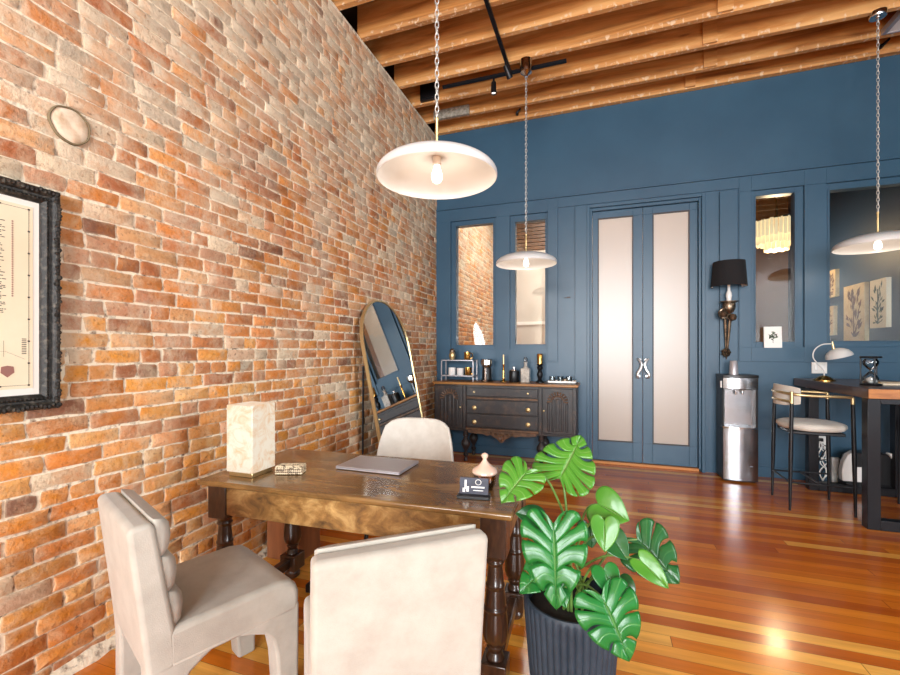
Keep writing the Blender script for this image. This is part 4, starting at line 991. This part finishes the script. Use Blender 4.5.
def stool(label, loc, rz):
    t = thing('counter_stool', label, 'stool', loc, rz, 'counter stools at the tall table')
    # faces +X locally
    fx, fy, rx, ry = .22, .215, -.215, .20
    SH = .70
    for (x, y, zt, zg) in [(fx, -fy, .965, .91), (fx, fy, .965, .91), (rx, -ry, 1.0, .90), (rx, ry, 1.0, .90)]:
        xt = x * .93; yt = y * .97
        mb = MB(); mb.tube([(x, y, 0), (x * .97, y * .985, zg * .5), (xt, yt, zg)], [.009, .0165, .0135], 10); l = mb.build('leg', M['black_metal'], t)
        mb = MB(); mb.tube([(xt, yt, zg), (xt, yt, zt)], [.0135, .013], 10); tag(mb.build('leg_tip', M['gold'], l), 'brass tip')
    mb = MB(); mb.lathe([(0, SH - .035), (.17, SH - .035), (.215, SH - .025), (.232, SH), (.228, SH + .02), (.2, SH + .032), (.1, SH + .038), (0, SH + .038)], 36, rfun=lambda a, z: 1 + .06 * abs(math.sin(2 * a)))
    mb.build('seat', M['fabric2'], t, ang=60)
    mb = MB(); mb.prism([(-.19, -.16), (.17, -.19), (.17, .19), (-.19, .16)], SH - .062, SH - .036); mb.build('seat_frame', M['black_metal'], t, bevel=.006)
    mb = MB(); arc = [(fx * .93, -fy * .97, .965), (.06, -.225, .968), (-.1, -.225, .972), (rx * .93, -ry * .97, .98), (-.24, -.1, .985), (-.252, 0, .985), (-.24, .1, .985), (rx * .93, ry * .97, .98), (-.1, .225, .972), (.06, .225, .968), (fx * .93, fy * .97, .965)]
    mb.tube(cat_pts(arc, 6), .0115, 10); mb.build('arm_rail', M['gold'], t)
    mb = MB(); mb.tube(cat_pts([(rx * .95, -ry * .98, .915), (-.24, -.1, .918), (-.254, 0, .92), (-.24, .1, .918), (rx * .95, ry * .98, .915)], 6), .0105, 10); mb.build('back_rail', M['gold'], t)
    # curved pad inside the rails
    v = []; f = []; na, nz2 = 17, 7
    for side in (0, 1):
        for j in range(nz2):
            for i in range(na):
                p = -1 + 2 * i / (na - 1); q = -1 + 2 * j / (nz2 - 1)
                hh_ = .088 * (1 - .25 * abs(p) ** 3); r = .246 - (.0 if side == 0 else .042 * (1 - .55 * q ** 4) * (1 - .5 * p ** 6))
                an = PI + p * 1.0
                v.append((r * math.cos(an) - .012, r * 1.0 * math.sin(an), 0.962 + q * hh_))
    n0 = na * nz2
    for j in range(nz2 - 1):
        for i in range(na - 1):
            a = j*na+i; f.append((a, a+1, a+na+1, a+na)); b = a + n0; f.append((b, b+na, b+na+1, b+1))
    ring = [i for i in range(na)] + [j*na+na-1 for j in range(1, nz2)] + [(nz2-1)*na+i for i in range(na-2, -1, -1)] + [j*na for j in range(nz2-2, 0, -1)]
    for a, b in zip(ring, ring[1:] + ring[:1]): f.append((a, b, b + n0, a + n0))
    mb = MB(); mb.add(v, f); mb.build('backrest', M['fabric2'], t, bevel=.008, bseg=3, ang=60)
    for (p, q) in [((fx*.985, -fy*.99), (rx*.985, -ry*.99)), ((fx*.985, fy*.99), (rx*.985, ry*.99)), ((rx*.985, -ry*.99), (rx*.985, ry*.99)), ((.0, -fy*.985), (.0, fy*.985))]:
        mb = MB(); mb.tube([(*p, .235), (*q, .235)], .008, 8); mb.build('stretcher', M['black_metal'], t)
    return t
s1 = stool('counter stool with ivory pad and brass rail on the left side of the tall table', (1.712, 4.58, 0), 0)
s2 = dup(s1, (2.68, 4.66, 0), PI, 'counter stool tucked under the far side of the tall table, mostly hidden')

t = thing('desk_lamp', 'small white dome lamp with curved arm and brass base on the counter table', 'lamp', (1.985, 5.02, TZ))
mb = MB(); mb.lathe([(0, 0), (.085, 0), (.085, .008), (.07, .018), (.05, .034), (.03, .045), (.015, .05), (0, .05)], 28); mb.build('base', M['brass'], t)
mb = MB(); mb.tube(cat_pts([(0, 0, .045), (-.005, 0, .1), (-.05, 0, .16), (-.085, 0, .22), (-.075, 0, .29), (-.02, 0, .34), (.06, 0, .35)], 8), .0055, 8); tag(mb.build('arm', M['white_enamel'], t), 'white curved arm')
mb = MB(); mb.tube([(.062, 0, .37), (.072, 0, .30)], [.007, .013], 10); mb.build('socket', M['gold'], t)
T = Matrix.Translation((.10, 0, .245)) @ Matrix.Rotation(.28, 4, 'Y') @ Matrix.Rotation(0, 4, 'X')
T = Matrix.Translation((.115, 0, .225)) @ Matrix.Rotation(-.28, 4, 'Y')
mb = MB(); mb.lathe([(.105, 0), (.1, .025), (.08, .055), (.05, .075), (.02, .085), (0, .087), (0, .083), (.048, .071), (.076, .052), (.096, .024), (.102, 0)], 28, (0, 0, 0), T); mb.build('lamp_shade', M['white_enamel'], t)
t = thing('hourglass', 'hourglass with dark frame standing on the near end of the counter table', 'hourglass', (2.09, 4.50, TZ))
for z in (0, .225):
    mb = MB(); mb.lathe([(0, 0), (.068, 0), (.07, .006), (.066, .014), (0, .014)], 24, (0, 0, z)); mb.build('plate', M['black_metal'], t)
for k in range(3):
    a = 2 * PI * k / 3 + .5; mb = MB(); mb.lathe([(.005, .014), (.008, .06), (.004, .12), (.008, .18), (.005, .225)], 8, (.06 * math.cos(a), .06 * math.sin(a), 0)); mb.build('post', M['black_metal'], t)
mb = MB(); mb.lathe([(.0, .015), (.04, .018), (.052, .04), (.048, .07), (.025, .1), (.007, .118), (.007, .124), (.025, .14), (.048, .168), (.052, .196), (.04, .22), (0, .224)], 24); mb.build('bulb', M['clear_glass'], t)
mb = MB(); mb.lathe([(0, .018), (.04, .02), (.048, .038), (.03, .055), (0, .075)], 20); mb.build('sand', M['ceramic'], t)
t = thing('clipboard', 'cream board lying flat on the counter table beside the hourglass', 'board', (2.36, 4.72, TZ), .05)
mb = MB(); mb.box(-.16, .22, -.14, .14, 0, .012); mb.build('board', M['paper'], t, bevel=.002)
mb = MB(); mb.box(-.152, -.118, -.03, .03, .012, .02); mb.build('clip', M['brass'], t, bevel=.002)
# switch plate, outlet, cords
t = thing('switch_plate', 'white double switch plate on the blue wall behind the white lamp', 'switch', (2.11, WY, 1.17))
mb = MB(); mb.box(-.065, .065, -.008, 0, -.06, .06); mb.build('plate', M['white_plastic'], t, bevel=.003)
for x in (-.03, .03): mb = MB(); mb.box(x - .016, x + .016, -.012, -.008, -.034, .034); mb.build('switch', M['ceramic'], t, bevel=.002)
t = thing('wall_outlet', 'white wall outlet with plugs low on the blue wall under the counter table', 'outlet', (2.115, WY - .014, .40))
mb = MB(); mb.box(-.045, .045, -.008, .014, -.06, .07); mb.build('plate', M['white_plastic'], t, bevel=.003)
for z in (-.02, .035): mb = MB(); mb.box(-.022, .012, -.04, -.008, z - .016, z + .016); mb.build('plug', M['black_plastic'], t, bevel=.003)
for k in range(4):
    mb = MB(); s_ = -1 if k % 2 else 1
    mb.tube(cat_pts([(-.01, -.03, .03 - .018 * k), (-.03 + .02 * k, -.06, -.03), (.03 * s_ - .01, -.05 - .01 * k, -.10 - .02 * k), (-.025 * s_ + .008 * k, -.06, -.19 + .012 * k), (.03 * s_ + .006 * k, -.05, -.27 - .01 * k), (.0, -.045, -.385 + .012 * k)], 6), .0055, 6)
    c = mb.build('cord', M['white_plastic'] if k < 3 else M['black_plastic'], t)
mb = MB(); mb.box(-.03, .03, -.02, .02, 0, .27); 
for k in range(4): mb.box(-.014, .014, -.024, -.02, .04 + .055 * k, .07 + .055 * k)
tag(mb.build('power_strip', M['white_plastic'], loc=(2.215, 5.38, 0), bevel=.005), 'white power strip standing upright beside the wall outlet', 'power strip')
t = thing('floor_heater', 'black and white rounded appliance on the floor under the counter table', 'heater', (2.40, 5.20, 0))
arch = [(-.225, .0), (-.235, .14), (-.225, .26), (-.19, .35), (-.13, .395), (.13, .395), (.19, .35), (.225, .26), (.235, .14), (.225, 0)]
mb = MB(); mb.box(-.20, .20, -.07, .10, 0, .09); mb.prism([(x * .86, z * .9 + .02) for x, z in arch], -.055, .09, 'y'); mb.build('body', M['black_plastic'], t, bevel=.006)
for s_ in (-1, 1):
    mb = MB(); mb.prism([(s_ * .23, .10), (s_ * .235, .2), (s_ * .22, .28), (s_ * .19, .35), (s_ * .135, .395), (s_ * .12, .38), (s_ * .15, .31), (s_ * .155, .2), (s_ * .145, .10)], -.075, .0, 'y'); mb.build('side_panel', M['ceramic'], t, bevel=.008)
mb = MB(); mb.box(-.12, -.05, -.062, -.054, .1, .24); mb.build('label_plate', M['ceramic'], t)

# ------------------------------------------------------------------ pendants and ceiling fittings
def chain(mb, z0, z1, p=.03, r=.0028):
    n = int((z1 - z0) / p); p = (z1 - z0) / n
    for k in range(n):
        zc = z0 + (k + .5) * p; L = p * .66; w_ = .009
        pts = []
        for i in range(10):
            a = 2 * PI * i / 10; u = w_ * math.cos(a); pts.append((u, 0, zc + L * math.sin(a)) if k % 2 else (0, u, zc + L * math.sin(a)))
        mb.tube(pts, r, 5, True)
def pendant(label, x, y, rim, ctop, ch):
    t = thing('pendant_lamp', label, 'pendant lamp', (x, y, rim), 0, 'white dome pendants')
    R = .30; o = []; i_ = []
    for k in range(15):
        a = (PI / 2) * k / 14; o.append((max(R * math.cos(a), .0), .014 + .10 * math.sin(a)))
    prof = [(R - .004, .0), (R, .004), (R, .012)] + o[1:-1] + [(.02, .114), (.0, .114)]
    inn = [(0, .107)] + [(max(r - .006, 0), z - .007) for r, z in reversed(o[1:-1])] + [(R - .006, .012), (R - .004, 0)]
    mb = MB(); mb.lathe(prof + inn[0:], 72); mb.build('lamp_shade', M['white_enamel'], t, ang=50)
    mb = MB(); mb.lathe([(.02, .108), (.022, .07), (.018, .066), (.0, .066)], 16); mb.build('socket', M['white_plastic'], t)
    mb = MB(); mb.lathe([(0, -.022), (.011, -.021), (.021, -.014), (.027, 0), (.028, .012), (.024, .032), (.017, .052), (.013, .07), (0, .07)], 20); mb.build('bulb', M['bulb'], t)
    mb = MB(); mb.lathe([(.016, .113), (.016, .125), (.007, .13), (.007, .285), (.01, .29), (.01, .302), (0, .302)], 12); mb.build('rod', M['brass_old'], t)
    mb = MB(); chain(mb, .302, ctop - ch - rim + .004); mb.build('chain', M['chain'], t)
    mb = MB(); z = ctop - rim; mb.lathe([(0, z - ch), (.018, z - ch), (.02, z - ch + .012), (.056, z - ch * .75), (.062, z - ch * .5), (.062, z), (0, z)], 28); mb.build('canopy', M['chrome'], t)
    return t
pendant('white dome pendant lamp hanging low over the wooden desk', -.777, 2.01, 2.207, CZ, .06)
pendant('white dome pendant lamp hanging in front of the sideboard and blue wall', -.712, 4.31, 2.204, CZ - .008, .165)
pendant('white dome pendant lamp hanging over the tall counter table', 2.232, 4.70, 2.232, CZ - .008, .055)
tr = thing('track_light', 'black ceiling track with two small spotlights under the joists', 'track light', (0, 0, 0))
mb = MB(); mb.box(-.912, -.878, 1.2, 4.40, CZ - .037, CZ - .012); mb.build('track', M['black_metal'], tr)
mb = MB(); mb.box(-1.64, -.33, 4.405, 4.44, CZ - .037, CZ - .012); mb.build('track', M['black_metal'], tr)
for (x, y, rot) in [(-.93, 4.20, (.5, -.35, 0)), (-1.07, 4.42, (.0, .0, 0))]:
    mb = MB(); mb.tube([(0, 0, 0), (0, 0, -.06)], .012, 8); h = mb.build('spotlight', M['black_metal'], tr, (x if y > 4.3 else -.895, y, CZ - .037))
    T = Matrix.Translation((0, 0, -.06)) @ Euler(rot).to_matrix().to_4x4()
    mb = MB(); mb.lathe([(0, .01), (.022, .01), (.026, 0), (.03, -.10), (.03, -.112), (.026, -.112), (.024, -.09), (0, -.09)], 18, (0, 0, 0), T); mb.build('barrel', M['black_metal'], h)
    mb = MB(); mb.lathe([(0, -.096), (.024, -.096), (.024, -.092), (0, -.092)], 18, (0, 0, 0), T); mb.build('bulb', M['spot_face'], h)
mb = MB(); mb.box(-.11, .11, -.04, 0, 0, .19); mb.box(-.09, .09, -.048, -.04, .02, .17)
tag(mb.build('junction_box', M['black_metal'], loc=(-1.895, 4.676, CZ + .01), bevel=.003), 'black metal box on a joist near the brick wall', 'junction box')
t = thing('ceiling_panel', 'white ceiling panel with grey rim set between the joists at the right', 'panel', (2.86, 4.90, CZ))
mb = MB(); mb.box(-.40, .40, -.155, .145, .004, .03); mb.build('panel', M['white_fab'], t)
mb = MB(); grid_wall(mb, -.43, .43, -.168, .158, [(-.40, .40, -.15, .14)], 0, .04, 'y') if False else None
for a in [(-.435, -.40, -.165, .16), (.40, .435, -.165, .16), (-.40, .40, -.165, -.155), (-.40, .40, .145, .16)]: mb.box(a[0], a[1], a[2], a[3], -.004, .05)
mb.build('rim', M['alu'], t)
for (x, lb) in [(-1.0, 'small black bracket on the wall ledger left of the doors'), (2.57, 'small black bracket on the wall ledger behind the right pendant chain')]:
    mb = MB(); mb.tube([(0, 0, 0), (0, -.03, 0)], .018, 10); mb.tube([(0, -.03, 0), (.05, -.05, .045)], [.016, .01], 8)
    tag(mb.build('black_bracket', M['black_metal'], loc=(x, WY - .066, CZ + .055 if x < 0 else CZ + .06)), lb, 'bracket')

# ------------------------------------------------------------------ beyond the glass
ch = thing('chandelier', 'tiered crystal chandelier glowing in the room behind the narrow right window', 'chandelier', (2.24, 7.0, 0))
mb = MB(); mb.tube([(0, 0, 3.1), (0, 0, 4.25)], .012, 8); mb.build('rod', M['brass'], ch)
for (R, z0, z1, n) in [(.30, 2.86, 3.08, 40), (.22, 2.78, 3.0, 30), (.13, 2.70, 2.92, 18)]:
    mb = MB()
    for k in range(n):
        a = 2 * PI * k / n; dz = .012 * ((k % 2))
        mb.box(-.009, .009, -.02, .02, z0 + dz, z1 + dz, Matrix.Rotation(a, 4, 'Z') @ Matrix.Translation((R, 0, 0)))
    mb.build('crystal_tier', M['crystal'], ch, smooth=False)
mb = MB(); mb.lathe([(.0, 3.08), (.31, 3.08), (.31, 3.10), (0, 3.10)], 32); mb.build('crown_plate', M['brass'], ch)
def print_pic(label, y0, y1, z0, z1, m, ink, seed):
    t = thing('botanical_print', label, 'picture', (2.951, (y0+y1)/2, (z0+z1)/2), 0, 'botanical prints on the navy wall')
    a, b = (y1 - y0) / 2, (z1 - z0) / 2
    mb = MB(); mb.box(-.045, 0, -a, a, -b, b); mb.build('panel', M[m], t, smooth=False)
    rnd = random.Random(seed); mb = MB()
    for k in range(46):
        z = rnd.uniform(-.82, .82) * b; w = a * .7 * (1 - abs(z / b) ** 2 * .45); y = rnd.uniform(-w, w); L = rnd.uniform(.12, .3) * a; an = math.atan2(.4 * b + z * .4, y + 1e-3) + rnd.uniform(-.4, .4)
        d1 = Vector((0, math.cos(an), math.sin(an))) * L; d2 = Vector((0, -math.sin(an), math.cos(an))) * L * .32; c = Vector((0, y, z))
        p = [c - d1, c + d2, c + d1, c - d2]
        mb.add([(-.0455, q.y, q.z) for q in p] + [(-.047, q.y, q.z) for q in p], [(0, 1, 2, 3), (7, 6, 5, 4), (0, 4, 5, 1), (1, 5, 6, 2), (2, 6, 7, 3), (3, 7, 4, 0)])
    mb.box(-.047, -.0455, -.01, .01, -b * .85, b * .6); mb.build('print', M[ink], t, smooth=False)
print_pic('tallest botanical print, brown plant on tan paper, hung on the navy wall', 6.38, 6.84, 1.46, 2.15, 'tan_paper', 'sepia', 4)
print_pic('narrow botanical print with dark leaves right of the tallest print', 5.97, 6.27, 1.60, 2.14, 'paper', 'sage', 7)
print_pic('small upper botanical print left of the tallest print', 7.05, 7.31, 2.06, 2.42, 'tan_paper', 'sepia', 9)
print_pic('small lower botanical print left of the tallest print', 7.10, 7.33, 1.55, 1.94, 'tan_paper', 'sepia', 12)

# ------------------------------------------------------------------ light
def area(name, loc, rot, sx, sy, power, c=(1, 1, 1)):
    L = bpy.data.lights.new(name, 'AREA'); L.shape = 'RECTANGLE'; L.size = sx; L.size_y = sy; L.energy = power; L.color = c
    o = bpy.data.objects.new(name, L); COL.objects.link(o); o.location = loc; o.rotation_euler = rot; return o
for i, h in enumerate(HR): area('daylight_front', ((h[0]+h[1])/2, RY - .3, (h[2]+h[3])/2), (PI/2, 0, 0), 2.0, 3.4, 430, (.93, .97, 1))
for i, h in enumerate(HS): area('daylight_right', (RX + .3, (h[0]+h[1])/2, (h[2]+h[3])/2), (PI/2, 0, PI/2), 1.1, 3.3, 120, (.95, .97, 1))
area('back_room_fill', (-.5, 7.2, 4.2), (0, 0, 0), 1.6, 1.6, 130, (1, .93, .85))  # added fill light, hidden from view, brightens the left back room
def point(name, loc, power, c, r=.05):
    L = bpy.data.lights.new(name, 'POINT'); L.energy = power; L.color = c; L.shadow_soft_size = r
    o = bpy.data.objects.new(name, L); COL.objects.link(o); o.location = loc
point('chandelier_light', (2.24, 7.0, 2.6), 30, (1, .72, .42), .1)
for x, y, z in [(-.777, 2.01, 2.135), (-.72, 4.31, 2.13), (2.232, 4.70, 2.16)]: point('lamp_light', (x, y, z), 2.3, (1, .84, .68), .035)
wd_ = bpy.data.worlds.new('daylight'); SC.world = wd_; wd_.use_nodes = True
bg = wd_.node_tree.nodes['Background']; bg.inputs[0].default_value = (.9, .95, 1, 1); bg.inputs[1].default_value = 1.2

# ------------------------------------------------------------------ camera
cam = bpy.data.cameras.new('camera'); co = bpy.data.objects.new('camera', cam); COL.objects.link(co)
co.location = (0, 0, 1.35); co.rotation_euler = (PI/2, 0, math.radians(19.398))
cam.sensor_width = 36; cam.lens = 430.9 * 36 / 900; cam.shift_y = 12.6 / 900; cam.clip_start = .02
SC.camera = co
SC.view_settings.view_transform = 'Standard'; SC.view_settings.look = 'None'; SC.view_settings.gamma = 1; SC.view_settings.use_curve_mapping = False
SC.view_settings.exposure = 0.47
SC.cycles.use_denoising = True
SC.cycles.max_bounces = 10; SC.cycles.transparent_max_bounces = 16; SC.cycles.diffuse_bounces = 5
SC.cycles.caustics_reflective = False; SC.cycles.caustics_refractive = False
SC.cycles.sample_clamp_indirect = 6
